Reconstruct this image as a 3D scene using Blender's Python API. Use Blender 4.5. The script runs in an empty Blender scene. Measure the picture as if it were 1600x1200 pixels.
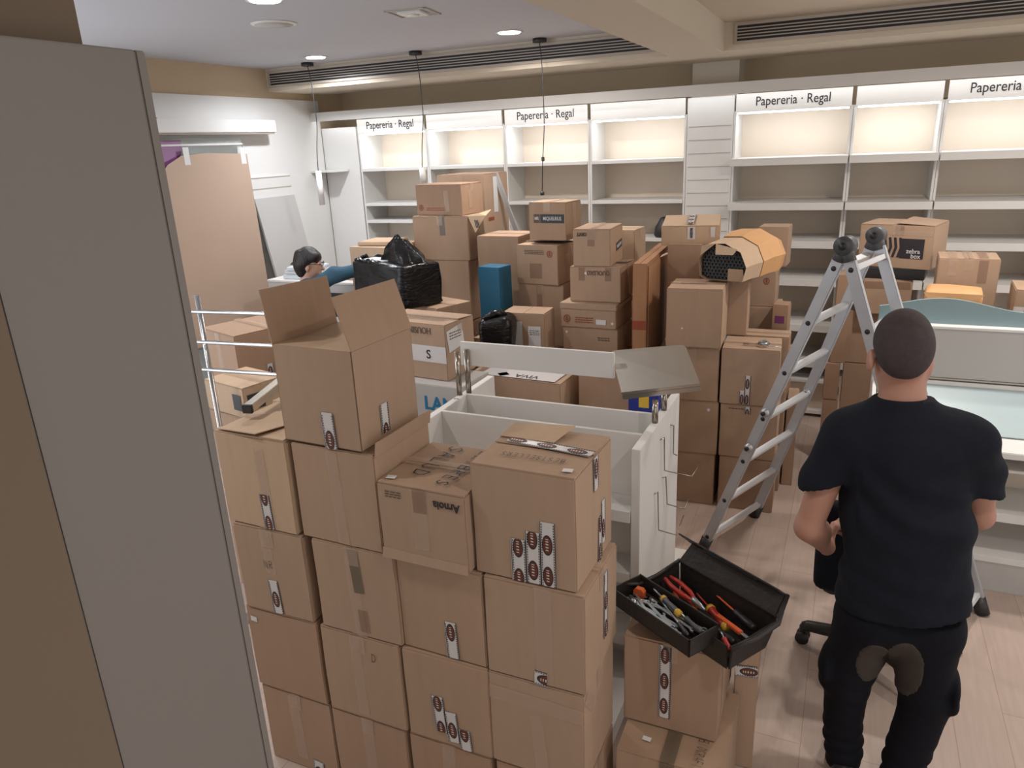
import bpy, bmesh, math, random
import numpy as np
from mathutils import Vector, Matrix

# ------------------------------------------------------------------ camera, world, exposure
SC = bpy.context.scene
COL = SC.collection
CAM_H = 2.35
FPX, YAW, PITCH, ROLL = 1147.0, 0.43625, 0.31410, -0.04522
def _cam_rot():
    cy, sy = math.cos(YAW), math.sin(YAW)
    cp, sp = math.cos(PITCH), math.sin(PITCH)
    cr, sr = math.cos(ROLL), math.sin(ROLL)
    Rz = Matrix(((cy, sy, 0), (-sy, cy, 0), (0, 0, 1)))
    B = Matrix(((1, 0, 0), (0, 0, -1), (0, 1, 0)))
    Rx = Matrix(((1, 0, 0), (0, cp, -sp), (0, sp, cp)))
    Rr = Matrix(((cr, -sr, 0), (sr, cr, 0), (0, 0, 1)))
    return Rr @ Rx @ B @ Rz          # world -> x right, y down, z forward
_R = _cam_rot()
cam_d = bpy.data.cameras.new('camera')
cam = bpy.data.objects.new('camera', cam_d); COL.objects.link(cam)
_W = _R.transposed()
right, down, fwd = _W.col[0], _W.col[1], _W.col[2]
m = Matrix((right, -down, -fwd)).transposed().to_4x4()
m.translation = Vector((0, 0, CAM_H))
cam.matrix_world = m
cam_d.sensor_fit = 'HORIZONTAL'; cam_d.sensor_width = 36.0
cam_d.lens = 36.0 * FPX / 1600.0
cam_d.clip_start = 0.05
SC.camera = cam
SC.view_settings.view_transform = 'Standard'
SC.view_settings.look = 'None'
SC.view_settings.gamma = 1.0
SC.view_settings.use_curve_mapping = False
SC.view_settings.exposure = 0.35

world = bpy.data.worlds.new('world'); SC.world = world
world.use_nodes = True
bg = world.node_tree.nodes['Background']
bg.inputs[0].default_value = (1.0, 0.965, 0.94, 1); bg.inputs[1].default_value = 0.70

CEIL_Z = 3.13
def area(name, loc, size, power, color, rot=(0, 0, 0), sy=None, spread=math.pi):
    l = bpy.data.lights.new(name, 'AREA'); l.energy = power; l.color = color
    l.shape = 'RECTANGLE' if sy else 'DISK'; l.size = size
    if sy: l.size_y = sy
    l.spread = spread
    o = bpy.data.objects.new(name, l); COL.objects.link(o)
    o.location = loc; o.rotation_euler = rot
    return o
WARM = (1.0, 0.90, 0.80); COOL = (0.82, 0.91, 1.0)
DOWN = [(-4.25, 5.49), (-2.38, 5.33), (-2.9, 3.38), (-4.7, 3.38), (-2.6, 1.1), (0.6, 4.6), (1.9, 3.2), (0.7, 1.2), (2.2, 5.0)]
for i, (x, y) in enumerate(DOWN):
    area('downlight_lamp', (x, y, (3.13 if x < -1.0 else 3.115) - 0.03), 0.13, 20 if y > 4.5 else 11, (1.0, 0.93, 0.87) if x > -3.5 else (0.92, 0.95, 1.0), spread=math.radians(158))
# daylight through the shop entrance at the far left
area('entrance_daylight', (-4.9, 2.2, 1.7), 2.4, 42, COOL, rot=(math.radians(90), 0, math.radians(-62)), sy=2.0)

# ------------------------------------------------------------------ materials
def mat(name, color, rough=0.6, metal=0.0, noise=0.0, nscale=20.0, bump=0.0, bscale=60.0, emit=None, estr=0.0, alpha=None, spec=None, trans=0.0, stretch=None, coat=0.0):
    m = bpy.data.materials.new(name); m.use_nodes = True
    nt = m.node_tree; b = nt.nodes['Principled BSDF']
    b.inputs['Base Color'].default_value = (*color, 1)
    b.inputs['Roughness'].default_value = rough
    b.inputs['Metallic'].default_value = metal
    if spec is not None: b.inputs['Specular IOR Level'].default_value = spec
    if coat: b.inputs['Coat Weight'].default_value = coat
    if trans: b.inputs['Transmission Weight'].default_value = trans
    if alpha is not None: b.inputs['Alpha'].default_value = alpha
    if emit:
        b.inputs['Emission Color'].default_value = (*emit, 1); b.inputs['Emission Strength'].default_value = estr
    tc = nt.nodes.new('ShaderNodeTexCoord'); src = tc.outputs['Object']
    if stretch:
        mp = nt.nodes.new('ShaderNodeMapping'); mp.inputs['Scale'].default_value = stretch
        nt.links.new(src, mp.inputs['Vector']); src = mp.outputs['Vector']
    if noise > 0:
        n = nt.nodes.new('ShaderNodeTexNoise'); n.inputs['Scale'].default_value = nscale; n.inputs['Detail'].default_value = 4
        nt.links.new(src, n.inputs['Vector'])
        r = nt.nodes.new('ShaderNodeMapRange'); r.inputs['To Min'].default_value = 1 - noise; r.inputs['To Max'].default_value = 1 + noise
        nt.links.new(n.outputs['Fac'], r.inputs['Value'])
        mx = nt.nodes.new('ShaderNodeVectorMath'); mx.operation = 'SCALE'; mx.inputs[0].default_value = color
        nt.links.new(r.outputs['Result'], mx.inputs['Scale']); nt.links.new(mx.outputs['Vector'], b.inputs['Base Color'])
    if bump > 0:
        n2 = nt.nodes.new('ShaderNodeTexNoise'); n2.inputs['Scale'].default_value = bscale; n2.inputs['Detail'].default_value = 5
        nt.links.new(src, n2.inputs['Vector'])
        bp = nt.nodes.new('ShaderNodeBump'); bp.inputs['Strength'].default_value = bump; bp.inputs['Distance'].default_value = 0.01
        nt.links.new(n2.outputs['Fac'], bp.inputs['Height']); nt.links.new(bp.outputs['Normal'], b.inputs['Normal'])
    return m
def cardmat(name, c, rough=0.82): return mat(name, c, rough, noise=0.07, nscale=5, bump=0.10, bscale=120, stretch=(6, 6, 1))
CARD = [cardmat('cardboard_a', (0.395, 0.272, 0.190)), cardmat('cardboard_b', (0.395, 0.268, 0.182)),
        cardmat('cardboard_c', (0.405, 0.278, 0.192)), cardmat('cardboard_d', (0.365, 0.238, 0.160)), cardmat('cardboard_pale', (0.50, 0.36, 0.245))]
CARD_ORANGE = cardmat('cardboard_orange', (0.36, 0.185, 0.095))
M = {}
M['white'] = mat('white_laminate', (0.72, 0.71, 0.69), 0.42, noise=0.02, nscale=3)
M['white_warm'] = mat('white_laminate_warm', (0.74, 0.72, 0.69), 0.45, noise=0.02, nscale=3)
M['shelf_back'] = mat('shelf_backing', (0.76, 0.66, 0.55), 0.55, noise=0.03, nscale=4)
M['panel_grey'] = mat('pale_panel', (0.47, 0.455, 0.44), 0.55, noise=0.03, nscale=2.5)
M['cladding'] = mat('grey_cladding_shaded', (0.195, 0.177, 0.163), 0.5, noise=0.04, nscale=2)  # board colour lowered to put the dim stair corner's shade into it
M['wall_white'] = mat('wall_paint_white', (0.74, 0.73, 0.71), 0.75, noise=0.03, nscale=2)
M['wall_yellow'] = mat('wall_paint_ochre', (0.56, 0.44, 0.30), 0.8, noise=0.06, nscale=2, bump=0.05)
M['wall_ochre_shaded'] = mat('wall_paint_ochre_shaded', (0.165, 0.122, 0.085), 0.8, noise=0.06, nscale=2, bump=0.05)  # same ochre wall paint, darkened in colour to stand in for missing light
M['soffit'] = mat('soffit_paint_cream', (0.62, 0.545, 0.44), 0.8, noise=0.03, nscale=2)
M['ceiling'] = mat('ceiling_paint', (0.52, 0.53, 0.57), 0.85, noise=0.02, nscale=1.5)
M['tape'] = mat('brown_packing_tape', (0.30, 0.18, 0.12), 0.28, alpha=0.42, noise=0.10, nscale=25, bump=0.25, bscale=40)
M['tape_clear'] = mat('clear_packing_tape', (0.62, 0.47, 0.36), 0.2, alpha=0.38, noise=0.10, nscale=30, bump=0.35, bscale=45)
M['tape_grey'] = mat('grey_tape', (0.16, 0.125, 0.09), 0.35, alpha=0.75, noise=0.12, nscale=30, bump=0.25)
M['ptape'] = mat('printed_tape_white', (0.62, 0.60, 0.60), 0.3, bump=0.2, bscale=40)
M['ink'] = mat('black_ink', (0.025, 0.022, 0.028), 0.5)
M['ink_brown'] = mat('brown_ink', (0.12, 0.035, 0.02), 0.5)
M['ink_red'] = mat('red_ink', (0.28, 0.06, 0.03), 0.6)
M['ink_grey'] = mat('grey_ink', (0.11, 0.07, 0.05), 0.6)
M['ink_blue'] = mat('blue_ink', (0.01, 0.17, 0.36), 0.5)
M['label'] = mat('paper_label', (0.66, 0.66, 0.66), 0.6)
M['paper'] = mat('white_paper', (0.62, 0.66, 0.70), 0.6, noise=0.06, nscale=12)
M['blue'] = mat('blue_card', (0.014, 0.115, 0.21), 0.5, noise=0.06)
M['blue_dark'] = mat('blue_wrap', (0.01, 0.03, 0.28), 0.35)
M['yellow'] = mat('yellow_print', (0.70, 0.48, 0.05), 0.4)
M['orange'] = mat('orange_kraft_paper', (0.60, 0.335, 0.155), 0.6, noise=0.10, nscale=8, bump=0.4, bscale=14)
M['steel'] = mat('brushed_steel', (0.62, 0.58, 0.52), 0.36, 1.0, noise=0.05, nscale=10, bump=0.03, bscale=80)
M['steel_dark'] = mat('polished_steel_post', (0.42, 0.38, 0.33), 0.2, 1.0)
M['chrome'] = mat('chrome', (0.62, 0.62, 0.63), 0.18, 1.0)
M['alu'] = mat('aluminium', (0.50, 0.51, 0.54), 0.42, 0.65, noise=0.08, nscale=12)
M['alu_light'] = mat('aluminium_rung', (0.66, 0.67, 0.69), 0.45, 0.4)
M['black_plastic'] = mat('black_plastic', (0.018, 0.018, 0.02), 0.42)
M['grey_plastic'] = mat('dark_grey_plastic', (0.07, 0.072, 0.08), 0.45, noise=0.1)
M['bag'] = mat('black_bin_liner', (0.004, 0.004, 0.005), 0.24, spec=.35, bump=1.0, bscale=16, stretch=(.6, 1.0, 3.2))
M['leather'] = mat('worn_black_leather', (0.022, 0.018, 0.017), 0.5, noise=0.3, nscale=18, bump=0.3, bscale=50)
M['shirt'] = mat('black_cotton', (0.010, 0.012, 0.019), 0.92, noise=0.2, nscale=20, bump=0.25, bscale=30, spec=0.2)
M['trousers'] = mat('black_work_cloth', (0.0065, 0.007, 0.011), 0.9, noise=0.2, nscale=20, bump=0.3, bscale=25, spec=0.2)
M['patch'] = mat('brown_reinforcement_cloth', (0.048, 0.036, 0.03), 0.9, noise=0.1, bump=0.2)
M['skin'] = mat('skin', (0.42, 0.215, 0.155), 0.55, noise=0.08, nscale=9)
M['skin2'] = mat('skin_pale', (0.50, 0.29, 0.21), 0.55, noise=0.05, nscale=9)
M['buzz'] = mat('short_dark_hair', (0.045, 0.032, 0.034), 0.85, noise=0.35, nscale=60, bump=0.35, bscale=260)
M['hair'] = mat('dark_hair', (0.012, 0.008, 0.008), 0.42, noise=0.3, nscale=30, bump=0.5, bscale=50, stretch=(3, 3, 0.6))
M['denim'] = mat('blue_denim_cloth', (0.028, 0.085, 0.135), 0.85, noise=0.15, nscale=14, bump=0.35, bscale=22)
M['glass_teal'] = mat('teal_panel', (0.225, 0.325, 0.35), 0.3, noise=0.02)
M['glass_pale'] = mat('pale_teal_panel', (0.38, 0.47, 0.49), 0.3, noise=0.02)
M['glass'] = mat('clear_glass', (0.85, 0.9, 0.9), 0.05, trans=0.9)
M['purple'] = mat('purple_print', (0.30, 0.16, 0.30), 0.5)
M['purple_dark'] = mat('purple_print_dark', (0.16, 0.03, 0.15), 0.5)
M['kraft'] = mat('kraft_paper', (0.46, 0.335, 0.255), 0.75, noise=0.05, nscale=3, bump=0.25, bscale=5)
M['vent'] = mat('vent_frame_grey', (0.45, 0.40, 0.34), 0.5)
M['vent_dark'] = mat('vent_slot_dark', (0.02, 0.02, 0.028), 0.6)
M['red'] = mat('red_handle', (0.42, 0.03, 0.02), 0.4)
M['orange_p'] = mat('orange_handle', (0.62, 0.11, 0.03), 0.4)
M['yel_p'] = mat('yellow_handle', (0.60, 0.36, 0.04), 0.4)
M['tool_steel'] = mat('tool_steel', (0.45, 0.50, 0.54), 0.3, 0.8)
M['lamp'] = mat('lamp_diffuser', (1, 1, 1), 0.5, emit=(1, 0.98, 0.95), estr=9.0)
M['led'] = mat('led_strip', (1, 1, 1), 0.5, emit=(.97, 0.98, 1), estr=4.0)
M['honey'] = mat('black_wrap', (0.03, 0.03, 0.035), 0.5)

# floor: pale pinkish planks running away from the camera
def floor_mat():
    m = bpy.data.materials.new('pale_wood_floor'); m.use_nodes = True
    nt = m.node_tree; b = nt.nodes['Principled BSDF']; b.inputs['Roughness'].default_value = 0.36
    tc = nt.nodes.new('ShaderNodeTexCoord')
    mp = nt.nodes.new('ShaderNodeMapping'); mp.inputs['Rotation'].default_value = (0, 0, math.radians(90))
    nt.links.new(tc.outputs['Object'], mp.inputs['Vector'])
    br = nt.nodes.new('ShaderNodeTexBrick'); br.inputs['Scale'].default_value = 1.0
    br.inputs['Brick Width'].default_value = 1.3; br.inputs['Row Height'].default_value = 0.19
    br.inputs['Mortar Size'].default_value = 0.0012; br.offset = 0.37
    br.inputs['Color1'].default_value = (0.43, 0.335, 0.285, 1); br.inputs['Color2'].default_value = (0.46, 0.36, 0.305, 1)
    br.inputs['Mortar'].default_value = (0.30, 0.19, 0.14, 1)
    nt.links.new(mp.outputs['Vector'], br.inputs['Vector'])
    mp2 = nt.nodes.new('ShaderNodeMapping'); mp2.inputs['Scale'].default_value = (16, 1.2, 1)
    nt.links.new(tc.outputs['Object'], mp2.inputs['Vector'])
    n = nt.nodes.new('ShaderNodeTexNoise'); n.inputs['Scale'].default_value = 3; n.inputs['Detail'].default_value = 6
    nt.links.new(mp2.outputs['Vector'], n.inputs['Vector'])
    mr = nt.nodes.new('ShaderNodeMapRange'); mr.inputs['To Min'].default_value = 0.86; mr.inputs['To Max'].default_value = 1.12
    nt.links.new(n.outputs['Fac'], mr.inputs['Value'])
    vm = nt.nodes.new('ShaderNodeVectorMath'); vm.operation = 'SCALE'
    nt.links.new(br.outputs['Color'], vm.inputs[0]); nt.links.new(mr.outputs['Result'], vm.inputs['Scale'])
    nt.links.new(vm.outputs['Vector'], b.inputs['Base Color'])
    return m
M['floor'] = floor_mat()

# ------------------------------------------------------------------ mesh helpers
class MB:
    def __init__(s): s.v = []; s.f = []; s.mi = []; s.mats = []; s.sm = []
    def _m(s, m):
        if m not in s.mats: s.mats.append(m)
        return s.mats.index(m)
    def add(s, vs, fs, m, smooth=False, M4=None):
        o = len(s.v)
        for p in vs:
            p = Vector(p)
            s.v.append(M4 @ p if M4 is not None else p)
        k = s._m(m)
        for f in fs: s.f.append([o + i for i in f]); s.mi.append(k); s.sm.append(smooth)
        return s
    def box(s, x0, x1, y0, y1, z0, z1, m, M4=None):
        vs = [(x, y, z) for z in (z0, z1) for y in (y0, y1) for x in (x0, x1)]
        return s.add(vs, [(0, 2, 3, 1), (4, 5, 7, 6), (0, 1, 5, 4), (2, 6, 7, 3), (0, 4, 6, 2), (1, 3, 7, 5)], m, False, M4)
    def tube(s, pts, r, m, n=10, M4=None, caps=True):
        pts = [Vector(p) for p in pts]; rs = r if isinstance(r, (list, tuple)) else [r] * len(pts)
        vs = []; fs = []
        t = (pts[1] - pts[0]).normalized()
        a = t.orthogonal().normalized()
        for i, p in enumerate(pts):
            if i == 0: t = (pts[1] - pts[0])
            elif i == len(pts) - 1: t = (pts[-1] - pts[-2])
            else: t = (pts[i + 1] - pts[i]).normalized() + (pts[i] - pts[i - 1]).normalized()
            t = t.normalized(); a = (a - t * a.dot(t)).normalized(); b = t.cross(a)
            for k in range(n):
                an = 2 * math.pi * k / n
                vs.append(p + (a * math.cos(an) + b * math.sin(an)) * rs[i])
        for i in range(len(pts) - 1):
            for k in range(n):
                k2 = (k + 1) % n
                fs.append((i * n + k, i * n + k2, (i + 1) * n + k2, (i + 1) * n + k))
        if caps:
            fs.append(tuple(reversed(range(n)))); fs.append(tuple(range((len(pts) - 1) * n, len(pts) * n)))
        return s.add(vs, fs, m, True, M4)
    def lathe(s, prof, m, n=28, M4=None, loc=(0, 0, 0)):
        vs = []; fs = []; L = Vector(loc)
        for (r, z) in prof:
            for k in range(n):
                a = 2 * math.pi * k / n; vs.append(L + Vector((r * math.cos(a), r * math.sin(a), z)))
        for i in range(len(prof) - 1):
            for k in range(n):
                k2 = (k + 1) % n
                fs.append((i * n + k, i * n + k2, (i + 1) * n + k2, (i + 1) * n + k))
        fs.append(tuple(reversed(range(n)))); fs.append(tuple(range((len(prof) - 1) * n, len(prof) * n)))
        return s.add(vs, fs, m, True, M4)
    def prism(s, poly, h, m, M4=None, h0=0.0):
        n = len(poly)
        vs = [(x, y, h0) for x, y in poly] + [(x, y, h) for x, y in poly]
        fs = [tuple(reversed(range(n))), tuple(range(n, 2 * n))] + [(i, (i + 1) % n, n + (i + 1) % n, n + i) for i in range(n)]
        return s.add(vs, fs, m, False, M4)
    def quad(s, a, b, c, d, m, th=0.003):
        a, b, c, d = map(Vector, (a, b, c, d)); n = (b - a).cross(d - a).normalized() * th
        vs = [a, b, c, d, a + n, b + n, c + n, d + n]
        return s.add(vs, [(0, 3, 2, 1), (4, 5, 6, 7), (0, 1, 5, 4), (1, 2, 6, 5), (2, 3, 7, 6), (3, 0, 4, 7)], m)
    def build(s, name, parent=None, bevel=0.0, seg=2, fix=False):
        me = bpy.data.meshes.new(name)
        me.from_pydata([tuple(p) for p in s.v], [], s.f)
        for mm in s.mats: me.materials.append(mm)
        for p, k, sm in zip(me.polygons, s.mi, s.sm): p.material_index = k; p.use_smooth = sm
        if bevel > 0 or fix:
            bm = bmesh.new(); bm.from_mesh(me)
            if fix: bmesh.ops.recalc_face_normals(bm, faces=bm.faces)
            if bevel > 0:
                ed = [e for e in bm.edges if len(e.link_faces) == 2 and e.calc_face_angle(0) > math.radians(40)]
                bmesh.ops.bevel(bm, geom=ed, offset=bevel, segments=seg, affect='EDGES', clamp_overlap=True)
            bm.to_mesh(me); bm.free()
        me.update()
        o = bpy.data.objects.new(name, me); COL.objects.link(o)
        if parent is not None: o.parent = parent
        return o

def tag(o, label=None, cat=None, group=None, kind=None):
    if label: o['label'] = label
    if cat: o['category'] = cat
    if group: o['group'] = group
    if kind: o['kind'] = kind
    return o
def thing(name, label, cat, loc=(0, 0, 0), rz=0.0, group=None):
    o = bpy.data.objects.new(name, None); COL.objects.link(o)
    o.empty_display_size = 0.1
    o.location = loc; o.rotation_euler = (0, 0, math.radians(rz))
    return tag(o, label, cat, group)
def struct(name, mb, bevel=0.0):
    o = mb.build(name, bevel=bevel); o['kind'] = 'structure'; return o

def text_mesh(txt, size, material, name, parent, M4, ext=0.0006, xs=1.0, align='CENTER', bold=0.0):
    cu = bpy.data.curves.new('txt', 'FONT'); cu.body = txt; cu.size = size; cu.align_x = align; cu.align_y = 'CENTER'
    cu.extrude = ext; cu.offset = bold; cu.resolution_u = 3
    o = bpy.data.objects.new('txt', cu); COL.objects.link(o)
    dg = bpy.context.evaluated_depsgraph_get(); dg.update()
    me = bpy.data.meshes.new_from_object(o.evaluated_get(dg))
    bpy.data.objects.remove(o, do_unlink=True); bpy.data.curves.remove(cu)
    me.name = name; me.transform(M4 @ Matrix.Diagonal((xs, 1, 1, 1)))
    me.materials.clear(); me.materials.append(material)
    r = bpy.data.objects.new(name, me); COL.objects.link(r); r.parent = parent
    return r

# marker handwriting: simple strokes in a unit cell (width .7, height 1)
ST = {'A': [[(0, 0), (.35, 1), (.7, 0)], [(.12, .38), (.6, .38)]], 'B': [[(0, 0), (0, 1), (.5, .95), (.52, .6), (0, .52), (.62, .45), (.6, .05), (0, 0)]],
 'D': [[(0, 0), (0, 1), (.5, .85), (.65, .5), (.5, .12), (0, 0)]], 'E': [[(.6, 1), (0, 1), (0, 0), (.6, 0)], [(0, .52), (.5, .52)]],
 'I': [[(.3, 0), (.3, 1)]], 'K': [[(0, 0), (0, 1)], [(.6, 1), (0, .45), (.62, 0)]], 'L': [[(0, 1), (0, 0), (.55, 0)]],
 'O': [[(.35, 1), (.05, .75), (.05, .25), (.35, 0), (.65, .25), (.65, .75), (.35, 1)]], 'R': [[(0, 0), (0, 1), (.55, .9), (.5, .55), (0, .5), (.6, 0)]],
 'S': [[(.6, .9), (.3, 1), (.05, .78), (.3, .52), (.6, .3), (.35, .02), (.02, .1)]], 'T': [[(0, 1), (.7, 1)], [(.35, 1), (.35, 0)]],
 'U': [[(0, 1), (.05, .15), (.35, 0), (.6, .2), (.62, 1)]], 'G': [[(.62, .85), (.35, 1), (.05, .7), (.08, .25), (.4, 0), (.65, .3), (.4, .4)]],
 'F': [[(.6, 1), (0, 1), (0, 0)], [(0, .52), (.45, .52)]], '-': [[(.1, .5), (.55, .5)]], 'V': [[(0, 1), (.35, 0), (.7, 1)]], 'N': [[(0, 0), (0, 1), (.6, 0), (.6, 1)]], '|': [[(.2, -.3), (.25, 1.3)]]}
def hand_text(txt, hgt, M4_, material, name, parent, stroke=0.0035, gap=0.95, seed=1, xs=1.0):
    rnd = random.Random(seed); mb = MB(); x = 0; M4 = M4_ @ Matrix.Diagonal((xs, 1, 1, 1))
    W = gap * hgt * len(txt)
    for ch in txt:
        for st in ST.get(ch, []):
            pts = [Vector((x - W / 2 + p[0] * hgt * .85 + rnd.uniform(-.03, .03) * hgt, (p[1] - .5) * hgt + rnd.uniform(-.03, .03) * hgt)) for p in st]
            for a, b in zip(pts[:-1], pts[1:]):
                d = (b - a)
                if d.length < 1e-6: continue
                d.normalize(); n = Vector((-d.y, d.x)) * stroke / 2; a2 = a - d * stroke * .3; b2 = b + d * stroke * .3
                mb.add([(a2.x - n.x, a2.y - n.y, 0), (b2.x - n.x, b2.y - n.y, 0), (b2.x + n.x, b2.y + n.y, 0), (a2.x + n.x, a2.y + n.y, 0)], [(0, 1, 2, 3)], material, False, M4)
        x += gap * hgt
    return mb.build(name, parent)

# ------------------------------------------------------------------ cartons
def face_M(face, w, d, h, u, v, rot=0.0, lift=0.0034):
    """4x4 matrix: local x/y on a carton's face at (u, v) from the face's lower-left corner, z outward"""
    if face == 'F': o = Vector((-w / 2 + u, -d / 2 - lift, v)); X = Vector((1, 0, 0)); Y = Vector((0, 0, 1)); Z = Vector((0, -1, 0))
    elif face == 'R': o = Vector((w / 2 + lift, -d / 2 + u, v)); X = Vector((0, 1, 0)); Y = Vector((0, 0, 1)); Z = Vector((1, 0, 0))
    elif face == 'L': o = Vector((-w / 2 - lift, d / 2 - u, v)); X = Vector((0, -1, 0)); Y = Vector((0, 0, 1)); Z = Vector((-1, 0, 0))
    else: o = Vector((-w / 2 + u, -d / 2 + v, h + lift + 0.003)); X = Vector((1, 0, 0)); Y = Vector((0, 1, 0)); Z = Vector((0, 0, 1))
    Mx = Matrix((X, Y, Z)).transposed().to_4x4(); Mx.translation = o
    return Mx @ Matrix.Rotation(math.radians(rot), 4, 'Z')

def decal_rect(mb, M4, w, h, m, z=0.0):
    mb.add([(-w / 2, -h / 2, z), (w / 2, -h / 2, z), (w / 2, h / 2, z), (-w / 2, h / 2, z)], [(0, 1, 2, 3)], m, False, M4)
def decal_ell(mb, M4, cx, cy, rx, ry, m, z=0.0, n=18):
    mb.add([(cx + rx * math.cos(2 * math.pi * k / n), cy + ry * math.sin(2 * math.pi * k / n), z) for k in range(n)], [tuple(range(n))], m, False, M4)

def printed_tape(parent, M4, length, width=0.05, phase=0.0, name='printed_tape'):
    """white parcel tape with dark edge lines and oval badges; runs along local y"""
    mb = MB()
    decal_rect(mb, M4, width, length, M['ptape'], 0)
    for s in (-1, 1):
        mb.add([(s * width * .47, -length / 2, .0004), (s * width * .47 + .0025, -length / 2, .0004), (s * width * .47 + .0025, length / 2, .0004), (s * width * .47, length / 2, .0004)], [(0, 1, 2, 3)], M['ink'], False, M4)
        k = 0; y = -length / 2
        while y < length / 2 - .006:
            mb.add([(s * width * .385, y, .0004), (s * width * .385 + .003, y, .0004), (s * width * .385 + .003, y + .005, .0004), (s * width * .385, y + .005, .0004)], [(0, 1, 2, 3)], M['ink'], False, M4)
            y += .0085
    pitch = 0.105; y = -length / 2 + phase
    while y < length / 2:
        ry = 0.034; lo = max(y - ry, -length / 2); hi = min(y + ry, length / 2)
        if hi - lo > .012:
            pts = []; n = 20
            for k in range(n):
                a = 2 * math.pi * k / n
                pts.append((width * .35 * math.cos(a), min(max(y + ry * math.sin(a), lo), hi), .0006))
            mb.add(pts, [tuple(range(n))], M['ink'], False, M4)
            if True:
                mb.add([(width * .29 * math.cos(2 * math.pi * k / n), min(max(y + ry * .84 * math.sin(2 * math.pi * k / n), lo + .001), hi - .001), .0008) for k in range(n)], [tuple(range(n))], M['ink_brown'], False, M4)
                for j, (yy, hh) in enumerate(((-.018, .006), (-.009, .0075), (.001, .008), (.0105, .006), (.0185, .005))):
                    if y + yy < lo or y + yy + hh > hi: continue
                    mb.add([(-width * .09, y + yy, .001), (width * .09, y + yy, .001), (width * .06, y + yy + hh * .55, .001), (-width * .12, y + yy + hh * .55, .001)], [(0, 1, 2, 3)], M['ptape'], False, M4)
        y += pitch
    return mb.build(name, parent)

def strip(parent, M4, width, length, m, name='packing_tape'):
    mb = MB(); mb.add([(-width / 2, -length / 2, 0), (width / 2, -length / 2, 0), (width / 2 * .96, length / 2, 0), (-width / 2, length / 2, 0)], [(0, 1, 2, 3)], m, False, M4)
    return mb.build(name, parent)

def body_box(w, d, h, m, seed, bulge=0.0015, z0=0.0):
    bm = bmesh.new(); bmesh.ops.create_cube(bm, size=1)
    bmesh.ops.subdivide_edges(bm, edges=bm.edges[:], cuts=4, use_grid_fill=True)
    rnd = random.Random(seed)
    ph = [rnd.uniform(0, 6) for _ in range(6)]; sk = [rnd.uniform(-.0015, .0015) for _ in range(4)]
    for v in bm.verts:
        x, y, z = v.co.x, v.co.y, v.co.z
        bx = math.cos(y * math.pi) * math.cos(z * math.pi); by = math.cos(x * math.pi) * math.cos(z * math.pi)
        e = .0006
        nx = x * w + (1 if x > 0 else -1) * (bulge * bx if abs(abs(x) - .5) < 1e-4 else 0) + e * math.sin(7 * z + ph[0]) + sk[0] * z
        ny = y * d + (1 if y > 0 else -1) * (bulge * by if abs(abs(y) - .5) < 1e-4 else 0) + e * math.sin(6 * z + ph[1]) + sk[1] * z
        v.co = (nx, ny, z0 + (z + .5) * h)
    ed = [e for e in bm.edges if len(e.link_faces) == 2 and e.calc_face_angle(0) > math.radians(60)]
    bmesh.ops.bevel(bm, geom=ed, offset=.004, segments=2, affect='EDGES')
    me = bpy.data.meshes.new('body'); bm.to_mesh(me); bm.free()
    me.materials.append(m)
    for p in me.polygons: p.use_smooth = True
    me.set_sharp_from_angle(angle=math.radians(35))
    return me

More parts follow.
